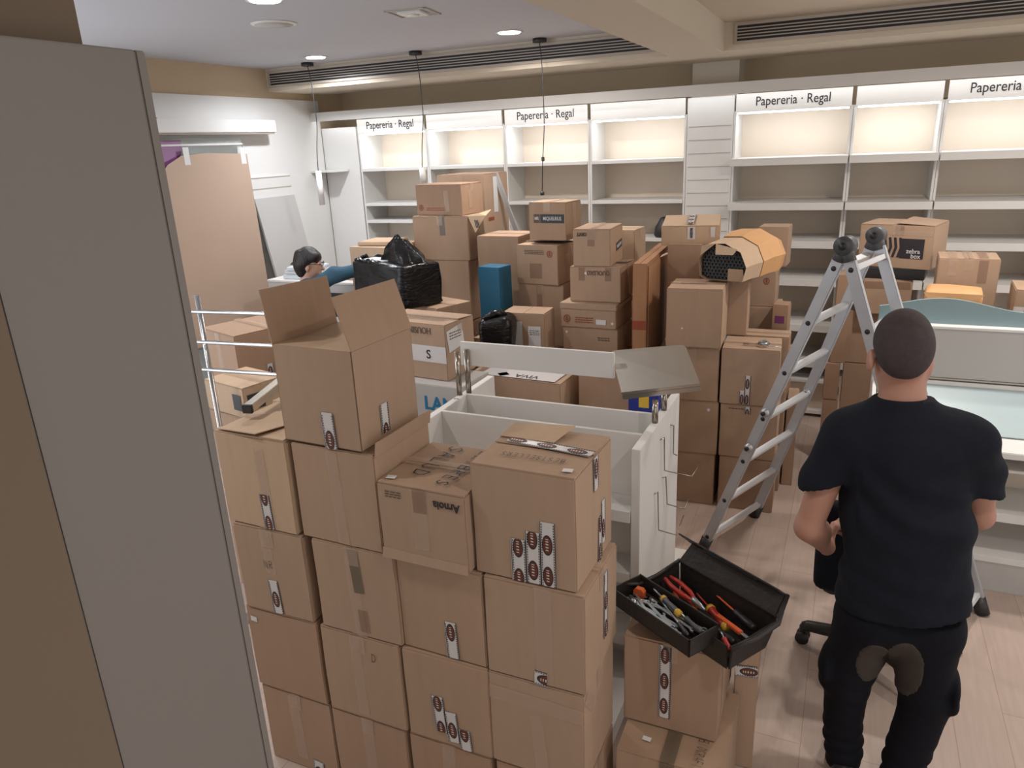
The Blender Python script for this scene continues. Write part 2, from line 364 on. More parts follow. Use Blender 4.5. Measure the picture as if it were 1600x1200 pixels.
SEED = [0]
def carton(label, N, z0, w, d, h, yaw=0.0, card=0, tape='tape_clear', seam='x', name='cardboard_box', group=None, flaps=True, tape_side=0.07, lidlift=0.0, marks=None, cat='box', top_tape=True, tw=0.05):
    """N = near (front right) bottom corner x, y.  Box stands on z0."""
    SEED[0] += 1; sd = SEED[0]
    a = math.radians(yaw); u = Vector((math.cos(a), math.sin(a))); v = Vector((-math.sin(a), math.cos(a)))
    c = Vector(N) - u * (w / 2) + v * (d / 2)
    t = thing(name, label, cat, (c.x, c.y, z0), yaw, group)
    mm = CARD[card] if isinstance(card, int) else card
    th = 0.004 if flaps else 0
    me = body_box(w, d, h - th, mm, sd)
    o = bpy.data.objects.new('carton_body', me); COL.objects.link(o); o.parent = t
    if flaps:
        g = .0018
        for s in (-1, 1):
            mb = MB()
            lift = lidlift if s > 0 else 0.0
            if seam == 'x':   # seam runs along x, flaps hinge at front/back
                A = Vector((-w / 2 + .003, s * (d / 2 - .003), h - th + .0005)); B = Vector((w / 2 - .003, s * (d / 2 - .003), h - th + .0005))
                C2 = Vector((w / 2 - .003, s * g, h - th + .0005 + lift)); D = Vector((-w / 2 + .003, s * g, h - th + .0005 + lift * .6))
            else:
                A = Vector((s * (w / 2 - .003), -d / 2 + .003, h - th + .0005)); B = Vector((s * (w / 2 - .003), d / 2 - .003, h - th + .0005))
                C2 = Vector((s * g, d / 2 - .003, h - th + .0005 + lift)); D = Vector((s * g, -d / 2 + .003, h - th + .0005 + lift * .6))
            if (B - A).cross(D - A).z < 0: A, B, C2, D = B, A, D, C2
            mb.quad(A, B, C2, D, mm, .0035); mb.build('top_flap', t)
    if top_tape and tape:
        mb = MB()
        tm = M[tape]
        if seam == 'x':
            decal_rect(mb, face_M('T', w, d, h, w / 2, d / 2), w + .002, tw, tm)
            for f in ('R', 'L'): decal_rect(mb, face_M(f, w, d, h, d / 2, h - tape_side / 2), tw, tape_side, tm)
        else:
            decal_rect(mb, face_M('T', w, d, h, w / 2, d / 2), tw, d + .002, tm)
            decal_rect(mb, face_M('F', w, d, h, w / 2, h - tape_side / 2), tw, tape_side, tm)
        mb.build('packing_tape', t)
    for ki, k in enumerate(marks or []):
        kind = k[0]; LF = .0006 * ki
        if kind == 'pt':      # printed tape: face,u,v,length,rot,width,phase
            _, f, uu, vv, L, rot, wd, phz = k
            printed_tape(t, face_M(f, w, d, h, uu, vv, rot), L, wd, phz)
        elif kind == 'tape':  # face,u,v,width,length,rot,mat
            _, f, uu, vv, wd, L, rot, mt = k
            strip(t, face_M(f, w, d, h, uu, vv, rot, .0026 + LF), wd, L, M[mt])
        elif kind == 'st':    # sticker face,u,v,w,h,rot
            _, f, uu, vv, wd, hh, rot = k
            mb = MB(); decal_rect(mb, face_M(f, w, d, h, uu, vv, rot, .003), wd, hh, M['label']); mb.build('sticker', t)
        elif kind == 'dot':
            _, f, uu, vv, r = k
            mb = MB(); decal_ell(mb, face_M(f, w, d, h, uu, vv, 0, .003), 0, 0, r, r, M['label']); mb.build('sticker', t)
        elif kind == 'rect':
            _, f, uu, vv, wd, hh, rot, mt, nm = k
            mb = MB(); decal_rect(mb, face_M(f, w, d, h, uu, vv, rot, .0028), wd, hh, M[mt]); mb.build(nm, t)
        elif kind == 'hand':
            _, f, uu, vv, rot, txt, hg, stk, mt = k
            hand_text(txt, hg, face_M(f, w, d, h, uu, vv, rot, .004), M[mt], 'marker_writing', t, stk, seed=sd, xs=(.52 if txt.startswith('TKA') else (1.0 if txt in ('SALUD', 'LLIBRES') else .8)))
        elif kind == 'text':
            _, f, uu, vv, rot, txt, sz, mt, xs, bold = k
            text_mesh(txt, sz, M[mt], 'printed_text', t, face_M(f, w, d, h, uu, vv, rot, .0036), xs=xs, bold=bold)
        elif kind == 'logo':  # round red emblem
            _, f, uu, vv, r = k
            mb = MB(); MM = face_M(f, w, d, h, uu, vv, 0, .003); n = 20
            vs = []; 
            for q in range(n):
                an = 2 * math.pi * q / n; vs += [(r * math.cos(an), r * math.sin(an) * 1.15, 0), (r * .78 * math.cos(an), r * .78 * math.sin(an) * 1.15, 0)]
            mb.add(vs, [(2 * q, (2 * q + 2) % (2 * n), (2 * q + 3) % (2 * n), 2 * q + 1) for q in range(n)], M['ink_red'], False, MM)
            for dx in (-.3, 0, .3): mb.add([((dx - .08) * r, -r * .6, 0), ((dx + .08) * r, -r * .6, 0), ((dx * .5 + .06) * r, r * .7, 0), ((dx * .5 - .06) * r, r * .7, 0)], [(0, 1, 2, 3)], M['ink_red'], False, MM)
            mb.build('printed_emblem', t)
        elif kind == 'lines':  # small print: rows of short bars
            _, f, uu, vv, wd, hh, rows, mt = k
            mb = MB(); MM = face_M(f, w, d, h, uu, vv, 0, .003); rnd = random.Random(sd + 7)
            for r in range(rows):
                x = -wd / 2; yy = hh / 2 - (r + .5) * hh / rows
                while x < wd / 2 - .004:
                    L = rnd.uniform(.008, .022); L = min(L, wd / 2 - x)
                    mb.add([(x, yy - hh / rows * .22, 0), (x + L, yy - hh / rows * .22, 0), (x + L, yy + hh / rows * .22, 0), (x, yy + hh / rows * .22, 0)], [(0, 1, 2, 3)], M[mt], False, MM); x += L + .004
            mb.build('small_print', t)
    return t

def stack_top(N, levels, *a): pass
# ------------------------------------------------------------------ room shell
struct('floor', MB().box(-5.3, 3.4, -1.6, 7.2, -0.05, 0.0, M['floor']))
struct('wall_back', MB().box(-5.3, 3.4, 7.06, 7.16, 0, 3.3, M['wall_yellow']))
struct('wall_left', MB().box(-5.28, -5.17, -1.6, 7.06, 0, 3.3, M['wall_yellow']))
struct('trim_1', MB().box(-5.17, -5.15, 0.5, 6.60, 0, 2.87, M['wall_white']))
struct('ceiling', MB().box(-5.3, 3.4, -1.6, 7.1, CEIL_Z, CEIL_Z + .08, M['ceiling']))
soff = MB().box(-5.17, 3.4, 5.9, 6.67, 2.93, CEIL_Z, M['soffit'])
struct('trim_2', soff)
struct('trim_3', MB().box(-1.34, -0.95, -1.6, 5.9, 2.925, CEIL_Z, M['soffit']))
struct('trim_4', MB().box(-1.33, -0.95, 6.72, 7.06, 2.5, CEIL_Z, M['soffit']))
struct('trim_7', MB().box(-0.95, 3.4, -1.6, 5.9, 3.115, 3.129, M['soffit']))
# pier in the back left corner, faced in white
struct('trim_5', MB().box(-5.15, -4.72, 6.61, 7.06, 0, 2.60, M['wall_white']))
# stub wall beside the stairs (ochre, colour darkened for the unlit stairs) with its white cladding board
struct('wall_stub', MB().box(-1.6, -0.956, -1.2, 0.745, 0, CEIL_Z, M['wall_ochre_shaded']))
clad = thing('cladding_board', 'tall pale grey cladding board on the stub wall at the near left edge', 'panel', (-0.93, 0.66, 0))
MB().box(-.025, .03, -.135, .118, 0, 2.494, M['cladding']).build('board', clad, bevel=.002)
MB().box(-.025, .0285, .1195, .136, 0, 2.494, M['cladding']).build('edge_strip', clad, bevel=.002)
struct('trim_6', MB().box(-0.955, -0.897, -1.2, 0.523, 0, 2.49, M['wall_ochre_shaded']))

# pelmet in front of the shelving
pel = thing('pelmet', 'long white pelmet running above the lit shelves along the back wall', 'pelmet', (-1, 6.45, 2.66))
MB().box(-4.15, 4.2, 0, .02, 0.005, .09, M['white']).build('front_board', pel, bevel=.002)
MB().box(-4.15, 4.2, .02, .22, .06, .075, M['white']).build('top_board', pel)

MB().box(-4.13, 3.9, .025, .045, .045, .058, M['led']).build('led_strip', pel)
area('pelmet_led', (-1.1, 6.50, 2.69), 8.0, 2.2, (.97, .98, 1), rot=(math.radians(25), 0, 0), sy=.03)
# air vents on the bulkhead
def vent(x0, x1, z0, z1, label):
    t = thing('air_vent', label, 'vent', ((x0 + x1) / 2, 5.9, (z0 + z1) / 2))
    hw = (x1 - x0) / 2; hh = (z1 - z0) / 2
    MB().box(-hw, hw, -.006, -.0005, -hh, hh, M['vent_dark']).build('slot_backing', t)
    f = MB()
    for (a, b, c, d) in ((-hw - .02, hw + .02, hh, hh + .02), (-hw - .02, hw + .02, -hh - .02, -hh), (-hw - .02, -hw, -hh, hh), (hw, hw + .02, -hh, hh)):
        f.box(a, b, -.014, -.001, c, d, M['vent'])
    f.build('vent_frame', t)
    s = MB(); n = 5
    for k in range(1, n):
        z = -hh + k * 2 * hh / n; s.box(-hw, hw, -.013, -.004, z - .0036, z + .0036, M['vent'])
    s.build('louvre', t)
    sc = MB()
    x = -hw + .25
    while x < hw:
        for q in (-1, 1):
            sc.lathe([(.006, -.0165), (.006, -.014)], M['ink'], 8, Matrix.Translation((x, 0, q * (hh + .01))) @ Matrix.Rotation(math.radians(-90), 4, 'X') @ Matrix.Translation((0, 0, .03)))
        x += .62
    sc.build('screw', t)
vent(-5.12, -1.36, 2.985, 3.085, 'long dark slotted air vent on the bulkhead left of the ceiling beam')
vent(-0.86, 2.6, 2.985, 3.085, 'long dark slotted air vent on the bulkhead right of the ceiling beam')

# ------------------------------------------------------------------ ceiling fittings
def downlight(x, y, label, z=CEIL_Z):
    t = thing('ceiling_downlight', label, 'ceiling light', (x, y, z), 0, 'round ceiling downlights')
    MB().lathe([(.095, -.006), (.095, 0), (.10, 0)][::-1] if False else [(.082, -.004), (.098, -.006), (.10, -.001)], M['white']).build('trim_ring', t)
    MB().lathe([(.078, -.009), (.078, -.005)], M['lamp']).build('diffuser', t)
downlight(-4.25, 5.49, 'lit round downlight directly behind the first hanging lamp rose from the left')
downlight(-2.38, 5.33, 'lit round downlight beside the right-hand hanging lamp rose')
downlight(-2.9, 3.38, 'lit round downlight half cut by the top edge above the round speaker')
CEIL_R = 3.115
for x, y, l in ((-4.7, 3.38, 'downlight over the entrance side'), (-2.6, 1.1, 'downlight over the carton wall'), (0.6, 4.6, 'downlight right of the beam above the ladder'), (1.9, 3.2, 'downlight right of the beam over the stepped display'), (0.7, 1.2, 'downlight right of the beam behind the man'), (2.2, 5.0, 'downlight at the far right near the shelves')):
    downlight(x, y, l, CEIL_R if x > -.9 else CEIL_Z)
t = thing('ceiling_speaker', 'round flush ceiling speaker with pale grille', 'speaker', (-3.37, 3.98, CEIL_Z))
MB().lathe([(.12, -.010), (.135, -.007), (.14, -.001)], M['white']).build('trim_ring', t)
MB().lathe([(.03, -.013), (.118, -.010), (.118, -.006)], M['panel_grey']).build('grille', t)
t = thing('ceiling_hatch', 'square flush ceiling fitting with a small bright disc', 'ceiling fitting', (-2.5, 4.2, CEIL_Z), 8)
fr = MB()
for a in range(4):
    R4 = Matrix.Rotation(a * math.pi / 2, 4, 'Z'); fr.box(-.13, .13, .118, .13, -.006, -.0005, M['vent'], R4)
fr.build('frame', t)
MB().box(-.075, .075, -.075, .075, -.014, -.0005, M['white']).build('cover', t, bevel=.004)
MB().lathe([(.035, -.022), (.038, -.014)], M['white']).build('sensor', t)
def pendant(x, y, label, zend, tube=None, bend=0.0):
    t = thing('pendant_lamp', label, 'pendant', (x, y, CEIL_Z), 0, 'pendant cords in a row')
    MB().lathe([(.052, -.028), (.055, -.026), (.055, -.001)], M['black_plastic']).build('ceiling_rose', t)
    L = CEIL_Z - .028 - zend; n = 14
    pts = [(bend * math.sin(i / n * math.pi * 1.3) * .03, .005 * math.sin(i), -.028 - L * i / n) for i in range(n + 1)]
    MB().tube(pts, .0038, M['black_plastic'], 6).build('cord', t)
    if tube:
        e = pts[-1]
        m_ = MB().lathe([(.022, -tube), (.027, -tube), (.027, 0), (.022, 0)], M['white'], 20, None, (e[0], e[1], e[2]))
        m_.build('tube_shade', t)
    else:
        e = pts[-1]
        MB().lathe([(.008, -.03), (.016, -.028), (.018, -.012), (.012, 0), (.004, .008)], M['black_plastic'], 14, None, e).build('lamp_holder', t)
        MB().box(-.012, .012, -.008, .008, e[2] + .24, e[2] + .275, M['black_plastic']).build('cord_connector', t, bevel=.003)
pendant(-4.563, 5.765, 'pendant on the left with a slim white tube hanging low by the corner', 2.20, .31, 1)
pendant(-3.442, 5.775, 'middle pendant whose slim tube ends above the piled boxes', 2.20, .13, 1)
pendant(-2.338, 5.808, 'right pendant with a bare cord and small black lamp holder', 1.975, None, .7)

# ------------------------------------------------------------------ shelving along the back wall
def shelf_unit(x0, x1, label, levels, deep=False, txt=None, th=.03):
    w = x1 - x0
    t = thing('shelf_unit', label, 'shelving', ((x0 + x1) / 2, 6.62, 0), 0, 'lit shelf bays along the back wall')
    hw = w / 2
    for s in (-1, 1):
        MB().box(s * hw - (.018 if s > 0 else 0), s * hw + (.018 if s < 0 else 0), 0, .42, 0, 2.535, M['white']).build('side_panel', t, bevel=.0015)
    MB().box(-hw + .018, hw - .018, .40, .42, 0.06, 2.535, M['shelf_back']).build('back_panel', t)
    MB().box(-hw + .018, hw - .018, .03, .40, 2.535, 2.55, M['white']).build('top_panel', t)
    hp = MB().box(-hw + .014, hw - .014, -.012, .006, 2.527, 2.665, M['white_warm']).build('header_panel', t, bevel=.001)
    if txt:
        M4 = Matrix.Translation((0, -.0135, 2.60)) @ Matrix.Rotation(math.radians(90), 4, 'X')
        text_mesh('Papereria \u00b7 Regal', .100, M['ink'], 'printed_text', hp, M4, xs=.83, bold=.0006)
    MB().box(-hw + .03, hw - .03, .02, .035, 2.512, 2.524, M['led']).build('led_strip', t)
    y0 = -.15 if deep else -.005
    for k, z in enumerate(levels):
        d0 = y0
        MB().box(-hw + (.004 if deep else .019), hw - (.004 if deep else .019), d0, -.002 if deep else .005, z - (.058 if deep else th), z, M['white']).box(-hw + .019, hw - .019, -.002 if deep else .005, .40, z - (.035 if deep else th), z, M['white']).build('shelf', t, bevel=.0015)
    MB().box(-hw + .018, hw - .018, .02, .40, .30, .335, M['white']).build('bottom_shelf', t)
    MB().box(-hw + .018, hw - .018, .04, .055, 0, .30, M['shelf_back']).build('kick_board', t)
    l = area('shelf_led', ((x0 + x1) / 2, 6.665, 2.508), w - .1, 1.5, (.93, .965, 1), rot=(math.radians(18), 0, 0), sy=.02)
    return t
LL = [2.185, 1.835, 1.66, 1.35, 1.02, .70]; LM = [2.185, 1.835, 1.50, 1.18, .80]; LR = [2.165, 1.81, 1.505, 1.195, .81, .50]
shelf_unit(-4.71, -3.895, 'lit shelf bay with printed header at the left corner', LL, txt=True)
shelf_unit(-3.893, -3.05, 'lit shelf bay with plain header between the two left lettered bays', LL)
shelf_unit(-3.048, -2.21, 'lit shelf bay with printed header behind the bare hanging cord', LM, txt=True)
shelf_unit(-2.208, -1.345, 'lit shelf bay with plain header just left of the slatted panel', LM)
shelf_unit(-.96, -.066, 'lit shelf bay with printed header just right of the slatted panel', LR, True, True)
shelf_unit(-.064, .549, 'narrow lit shelf bay with plain header above the tall taped box', LR, True)
shelf_unit(.551, 1.41, 'lit shelf bay with printed header cut by the right edge', LR, True, True)
shelf_unit(1.412, 2.3, 'lit shelf bay with plain header beyond the right edge', LR, True)
t = thing('slatwall_panel', 'white slatted wall panel between the shelf banks', 'wall panel', (-1.152, 6.62, 0), 0)
MB().box(-.19, .19, 0, .04, 0, 2.66, M['white']).build('board', t)
g = MB()
for k in range(22):
    z = 2.431 - .1085 * k
    if z > .1: g.box(-.175, .175, -.0022, .001, z - .0035, z + .0035, M['vent'])
g.build('groove_trim', t)
t = thing('base_cabinet', 'low white open base cabinet standing under the shelves behind the ladder', 'cabinet', (-.51, 6.46, 0))
b = MB(); b.box(-.44, .44, 0, .15, .31, .335, M['white']); b.build('top', t, bevel=.002)
for s in (-1, 1): MB().box(s * .43 - .012, s * .43 + .012, .005, .15, 0.0, .31, M['white_warm']).build('side_panel', t)
MB().box(-.418, .418, .08, .095, .05, .31, M['shelf_back']).build('back_panel', t)
MB().box(-.418, .418, .01, .15, .03, .06, M['white_warm']).build('bottom', t)
# corner shelf
t = tag(MB().box(-5.15, -4.85, 6.36, 6.61, 2.165, 2.185, M['white']).build('corner_shelf', bevel=.002), 'small white shelf in the back left corner beside the lit bays', 'shelf')
# black cloth bag on the shelf
bm_ = MB().lathe([(.07, 0), (.085, .02), (.075, .09), (.05, .13), (.03, .17), (.012, .18)], M['denim'] if False else M['ink'], 14)
o = bm_.build('black_pouch'); o.location = (-1.545, 6.70, 1.50); o.scale = (1, .8, 1); tag(o, 'small black cloth pouch standing on the shelf left of the slatted panel', 'bag')
# leaning grey strip bracket behind tall box
o = MB().box(-.02, .02, -.01, .01, 0, .75, M['alu']).build('metal_strip'); o.location = (-2.60, 5.98, 1.42); o.rotation_euler = (0, math.radians(-20), 0)
tag(o, 'grey metal strip leaning beside the tallest box of the left pile', 'metal strip')

# ------------------------------------------------------------------ left wall: entrance door, slat panel, counter
t = thing('door_operator', 'long white sliding door operator box high on the left wall', 'door operator', (-5.07, 4.85, 2.56))
MB().box(-.075, .075, -1.2, .9, 0, .108, M['white']).build('housing', t, bevel=.006)
MB().box(-.06, .06, -1.2, .88, -.012, 0, M['vent']).build('rail', t)
MB().tube([(0, -.48, .112), (.02, -.43, .125), (0, -.38, .112)], .006, M['black_plastic'], 6).build('cable', t)
t = thing('glass_door', 'clear glass sliding door leaf below the white operator box', 'door', (-5.09, 4.75, 0.02))
MB().box(-.005, .005, -.75, .62, 0, 2.50, M['glass']).build('glass_pane', t)
MB().box(-.012, .012, -.75, .62, 2.44, 2.455, M['white']).build('top_rail', t)
o = MB().add([(-5.082, 4.2, 2.505), (-5.082, 4.68, 2.505), (-5.082, 4.665, 2.40), (-5.082, 4.2, 2.25)], [(0, 1, 2, 3)], M['purple']).add([(-5.081, 4.2, 2.25), (-5.081, 4.665, 2.40), (-5.081, 4.55, 2.30), (-5.081, 4.2, 2.16)], [(0, 1, 2, 3)], M['purple_dark']).build('poster')
tag(o, 'purple poster showing above the brown paper on the glass door', 'poster')
t = thing('kraft_paper_sheet', 'tall brown kraft paper sheet taped over the glass door', 'paper', (-5.05, 4.9, .8))
pp = [(-.52, 0), (.50, 0), (.50, .35), (.47, 1.58), (-.02, 1.60), (-.27, 1.585), (-.42, 1.52), (-.50, 1.45)]
mb = MB(); 
n = len(pp)
def wav(y, z): return .012 * math.sin(y * 7 + z * 1.5) + .008 * math.sin(z * 5)
Mx = Matrix(((0, 0, 1, 0), (1, 0, 0, 0), (0, 1, 0, 0), (0, 0, 0, 1)))
mb.prism(pp, .004, M['kraft'], Mx)
po = mb.build('sheet', t)
for (y, z) in ((-.22, 1.60), (.42, 1.585)):
    q = MB(); q.box(.0045, .006, y - .03, y + .03, z - .09, z + .05, M['label']); q.build('tape_tab', t)
t = thing('slatwall_panel', 'white slatted panel low on the left wall behind the leaning grey board', 'wall panel', (-5.14, 5.75, 1.0))
MB().box(-.01, .005, -.32, .26, 0, 1.17, M['white']).build('board', t)
g = MB()
for z in (1.16, 1.06, .97, .88): g.box(.005, .008, -.32, .26, z - .005, z + .003, M['vent'])
g.build('groove_trim', t)
t = thing('leaning_board', 'pale grey board leaning against the left wall behind the counter', 'board', (-4.74, 5.73, 0.01))
o = MB().box(-.012, .012, -.28, .28, 0, 2.0, M['panel_grey']).build('board', t, bevel=.002); o.rotation_euler = (0, math.radians(-11), 0)
t = thing('counter_unit', 'white counter unit with grey fascia and black band beside the left wall', 'counter', (-4.42, 5.32, 0))
MB().box(-.33, .62, -.22, .11, 0, 1.12, M['white']).build('body', t, bevel=.003)
MB().box(-.33, .62, -.215, .11, 1.12, 1.20, M['black_plastic']).build('dark_band', t)
MB().box(-.335, .625, -.235, .11, 1.20, 1.275, M['panel_grey']).build('fascia', t, bevel=.004)
MB().box(-.335, .625, -.24, .11, 1.275, 1.295, M['white']).build('worktop', t, bevel=.003)
rnd = random.Random(3)
for k, (x, y, w_, d_, h_, rz, l) in enumerate(((-4.45, 5.27, .34, .26, .04, 5, 'bottom sheaf of white papers on the counter'), (-4.44, 5.27, .33, .25, .035, -4, 'middle sheaf of white papers on the counter'), (-4.43, 5.27, .30, .24, .03, 8, 'top sheaf of white papers on the counter under the cable'))):
    o = MB().box(-w_ / 2, w_ / 2, -d_ / 2, d_ / 2, 0, h_, M['paper']).build('paper_stack', bevel=.006); o.location = (x, y, 1.295 + (0, .041, .077)[k]); o.rotation_euler = (0, 0, math.radians(rz)); tag(o, l, 'papers', 'paper sheaves on the counter')
o = MB().tube([(-.10, 0, .006), (-.07, .02, .035), (0, .04, .05), (.07, .02, .04), (.11, 0, .006), (.02, -.04, .006), (-.09, -.02, .006)], .005, M['black_plastic'], 8).build('coiled_cable'); o.location = (-4.52, 5.27, 1.403); tag(o, 'black cable coiled on the papers behind the person with glasses', 'cable')
o = MB().box(-.15, .15, -.1, .1, 0, .05, CARD[4]).build('cardboard_tray', bevel=.004); o.location = (-3.97, 5.3, 1.296); tag(o, 'flat pale cardboard tray on the counter right of the person with glasses', 'tray')
o = MB().tube([(-.15, 0, .008), (-.05, .03, .012), (.05, .0, .010), (.15, .02, .008)], .007, M['black_plastic'], 8).build('black_lead'); o.location = (-3.97, 5.3, 1.346); tag(o, 'short black lead lying on the flat cardboard tray', 'cable')

# ------------------------------------------------------------------ near carton wall (four columns)
G_W = 'moving cartons in the front wall'
L0, L1_, L2_, L3_, L4_ = 0.0, .365, .73, 1.085, 1.443
def pt(f, u, v, L, rot=0, w=.05, ph=.03): return ('pt', f, u, v, L, rot, w, ph)
# column one (beside the cladding board)
carton('lowest carton of the leftmost column, printed tape scrap at its foot', (-1.640, 1.752), L0, .335, .31, .363, 0, 3, seam='y', marks=[('tape', 'F', .16, .20, .05, .30, 2, 'tape_clear'), pt('F', .235, .03, .06, -6, .055, .0)], group=None)
carton('plain dark carton second from the floor in the leftmost column, white sticker at its corner', (-1.645, 1.748), L1_, .335, .31, .363, 0, 3, seam='x', marks=[('st', 'F', .035, .31, .03, .022, -4)])
carton('carton in the leftmost column with a scribble above a short printed tape', (-1.652, 1.748), L2_, .315, .31, .353, 1, 0, seam='y', marks=[('tape', 'F', .15, .26, .045, .18, 3, 'tape_clear'), pt('F', .155, .075, .14, 3, .045, .06), ('hand', 'F', .15, .21, 5, 'NR', .030, .002, 'ink_grey')])
tA = carton('top carton of the leftmost column, printed tape low on its front and loose lid flap', (-1.667, 1.748), L3_, .32, .32, .355, -1, 4, seam='x', lidlift=.0, marks=[('tape', 'F', .20, .16, .05, .30, 2, 'tape_clear'), pt('F', .195, .07, .135, 2, .045, .02), pt('T', .22, .17, .22, 75, .045, .02)])
mb = MB(); mb.quad((-.15, -.155, .360), (.05, -.175, .372), (.13, .04, .366), (-.06, .05, .362), CARD[4], .003); mb.build('loose_flap', tA)
mb = MB(); mb.quad((.05, -.16, .357), (.158, -.16, .357), (.158, .12, .366), (.09, .12, .362), CARD[4], .003); mb.build('loose_flap', tA)
# column two
carton('lowest carton of the second column, clear tape down its front', (-1.302, 1.75), L0, .33, .31, .363, 0, 3, seam='y', marks=[('tape', 'F', .165, .20, .05, .31, 1, 'tape_clear')])
carton('carton in the second column with a clear tape line and a small curved pen mark', (-1.290, 1.746), L1_, .338, .31, .363, 0, 1, seam='y', marks=[('tape', 'F', .155, .19, .045, .34, 1, 'tape_clear'), ('hand', 'F', .235, .285, -6, 'D', .035, .0025, 'ink')])
carton('carton in the second column with a grey tape strip over brown tape', (-1.275, 1.750), L2_, .338, .31, .353, 0, 0, seam='y', marks=[('tape', 'F', .165, .16, .045, .33, 3, 'tape_clear'), ('tape', 'F', .178, .262, .042, .17, 4, 'tape_grey'), ('tape', 'F', .19, .065, .042, .09, 2, 'tape')])
cB1 = carton('carton under the open box, clear tape down its front', (-1.312, 1.750), L3_, .336, .335, .352, -1, 2, seam='y', flaps=False, top_tape=False, marks=[('tape', 'F', .175, .175, .045, .34, 2, 'tape_clear')])
mb = MB(); mb.quad((.172, -.165, .345), (.172, .165, .345), (.180, .165, .395), (.180, -.165, .395), CARD[2], .004); mb.build('raised_flap', cB1)
# column three
carton('lowest carton of the third column, clear tape on its front', (-.962, 1.752), L0, .325, .31, .363, 0, 3, seam='y', marks=[('tape', 'F', .16, .2, .05, .3, 1, 'tape_clear')])
carton('carton in the third column with three torn printed tapes stepped like stairs', (-.950, 1.748), L1_, .33, .31, .363, 0, 1, seam='x', marks=[pt('F', .132, .125, .15, 4, .048, .015), pt('F', .180, .085, .125, 4, .048, .05), pt('F', .228, .045, .085, 4, .048, .07)])
carton('plain carton in the third column with one printed tape, set under the handwritten box', (-.955, 1.756), L2_, .32, .31, .353, -1, 1, seam='x', marks=[pt('F', .195, .075, .14, 2, .045, .10)])
tS = carton('small battered carton with handwritten words on its lid', (-.985, 1.735), L3_ + .002, .318, .345, .268, -1, 0, seam='x', tape='tape_clear', lidlift=.004,
    marks=[('tape', 'F', .155, .16, .055, .21, 1, 'tape_clear'), ('tape', 'F', .158, .225, .05, .08, 1, 'tape'), ('st', 'T', .035, .035, .032, .024, 10),
           ('hand', 'T', .150, .17, 0, 'SALUD', .0001, .0001, 'ink') if False else ('hand', 'T', .115, .185, 266, 'SALUD', .054, .0055, 'ink'), ('hand', 'T', .225, .165, 264, 'LLIBRES', .043, .0050, 'ink'),
           ('text', 'F', .255, .225, 180, 'Arnoia', .040, 'ink', .85, .0008), ('lines', 'F', .062, .232, .062, .026, 3, 'ink_grey')])
mb = MB(); mb.quad((-.159, -.178, .0), (.159, -.178, .0), (.157, -.172, .030), (-.159, -.172, .034), CARD[0], .003); mb.build('bottom_flap', tS)
# column four
carton('lowest carton of the right column of the front wall', (-.622, 1.756), L0, .32, .31, .363, 0, 3, seam='x', marks=[('tape', 'R', .15, .2, .05, .3, 0, 'tape_clear'), pt('F', .15, .33, .06, 90, .04, .0)])
carton('carton with a wide clear tape band across its upper front and torn corner tape', (-.622, 1.750), L1_, .328, .315, .363, 0, 0, seam='x', marks=[('tape', 'F', .165, .285, .055, .325, 88, 'tape_clear'), ('tape', 'F', .175, .13, .045, .22, 5, 'tape_clear'), ('tape', 'R', .06, .30, .05, .12, 40, 'tape_clear')])
carton('right column carton with vertical clear tape and a bit of printed tape at its foot', (-.615, 1.752), L2_, .332, .33, .353, 0, 0, seam='x', marks=[('tape', 'F', .20, .18, .055, .35, 0, 'tape_clear'), pt('F', .185, .022, .042, 88, .055, .0) , pt('R', .20, .20, .24, 0, .04, .03)])
tD = carton('large carton with BESTSELLERS written on its lid and three printed tapes on its front', (-.640, 1.760), L3_, .335, .33, .372, -1, 0, seam='x', lidlift=.006, top_tape=False,
    marks=[pt('F', .150, .073, .145, 0, .0485, .012), pt('F', .198, .092, .175, 0, .0485, .045), pt('F', .246, .112, .215, 0, .0485, .035),
           pt('T', .185, .18, .29, 84, .045, .05), pt('R', .17, .315, .11, 0, .042, .07), pt('R', .205, .075, .16, 0, .035, .03), pt('R', .235, .12, .15, 0, .035, .05),
           ('st', 'T', .30, .035, .03, .022, 8), ('hand', 'T', .165, .085, 182, 'BESTSELLERS', .025, .0030, 'ink_grey')])
mb = MB(); mb.quad((-.165, .04, .378), (.02, .04, .378), (.05, .155, .395), (-.165, .155, .38), CARD[4], .003); mb.build('loose_flap', tD)

# open box on top of column two
a = math.radians(-2)
ob = thing('open_cardboard_box', 'open carton with two raised flaps standing on the second column', 'box', (-1.502, 1.915, 1.445), -2)
w, d, h, th = .318, .325, .330, .005
mb = MB()
for (x0, x1, y0, y1) in ((-w / 2, w / 2, -d / 2, -d / 2 + th), (-w / 2, w / 2, d / 2 - th, d / 2), (-w / 2, -w / 2 + th, -d / 2, d / 2), (w / 2 - th, w / 2, -d / 2, d / 2)):
    mb.box(x0, x1, y0, y1, 0, h, CARD[0])
mb.box(-w / 2, w / 2, -d / 2, d / 2, 0, th, CARD[0])
mb.build('carton_body', ob, bevel=.0015)
mb = MB(); mb.quad((-w / 2, -d / 2, h), (-w / 2, d / 2, h), (-w / 2 - .022, d / 2, h + .165), (-w / 2 - .022, -d / 2, h + .175), CARD[1], .004); mb.build('raised_flap', ob)
mb = MB(); mb.quad((w / 2, -d / 2, h), (w / 2, d / 2, h), (w / 2 - .052, d / 2, h + .165), (w / 2 - .052, -d / 2, h + .165), CARD[1], .004); mb.build('raised_flap', ob)
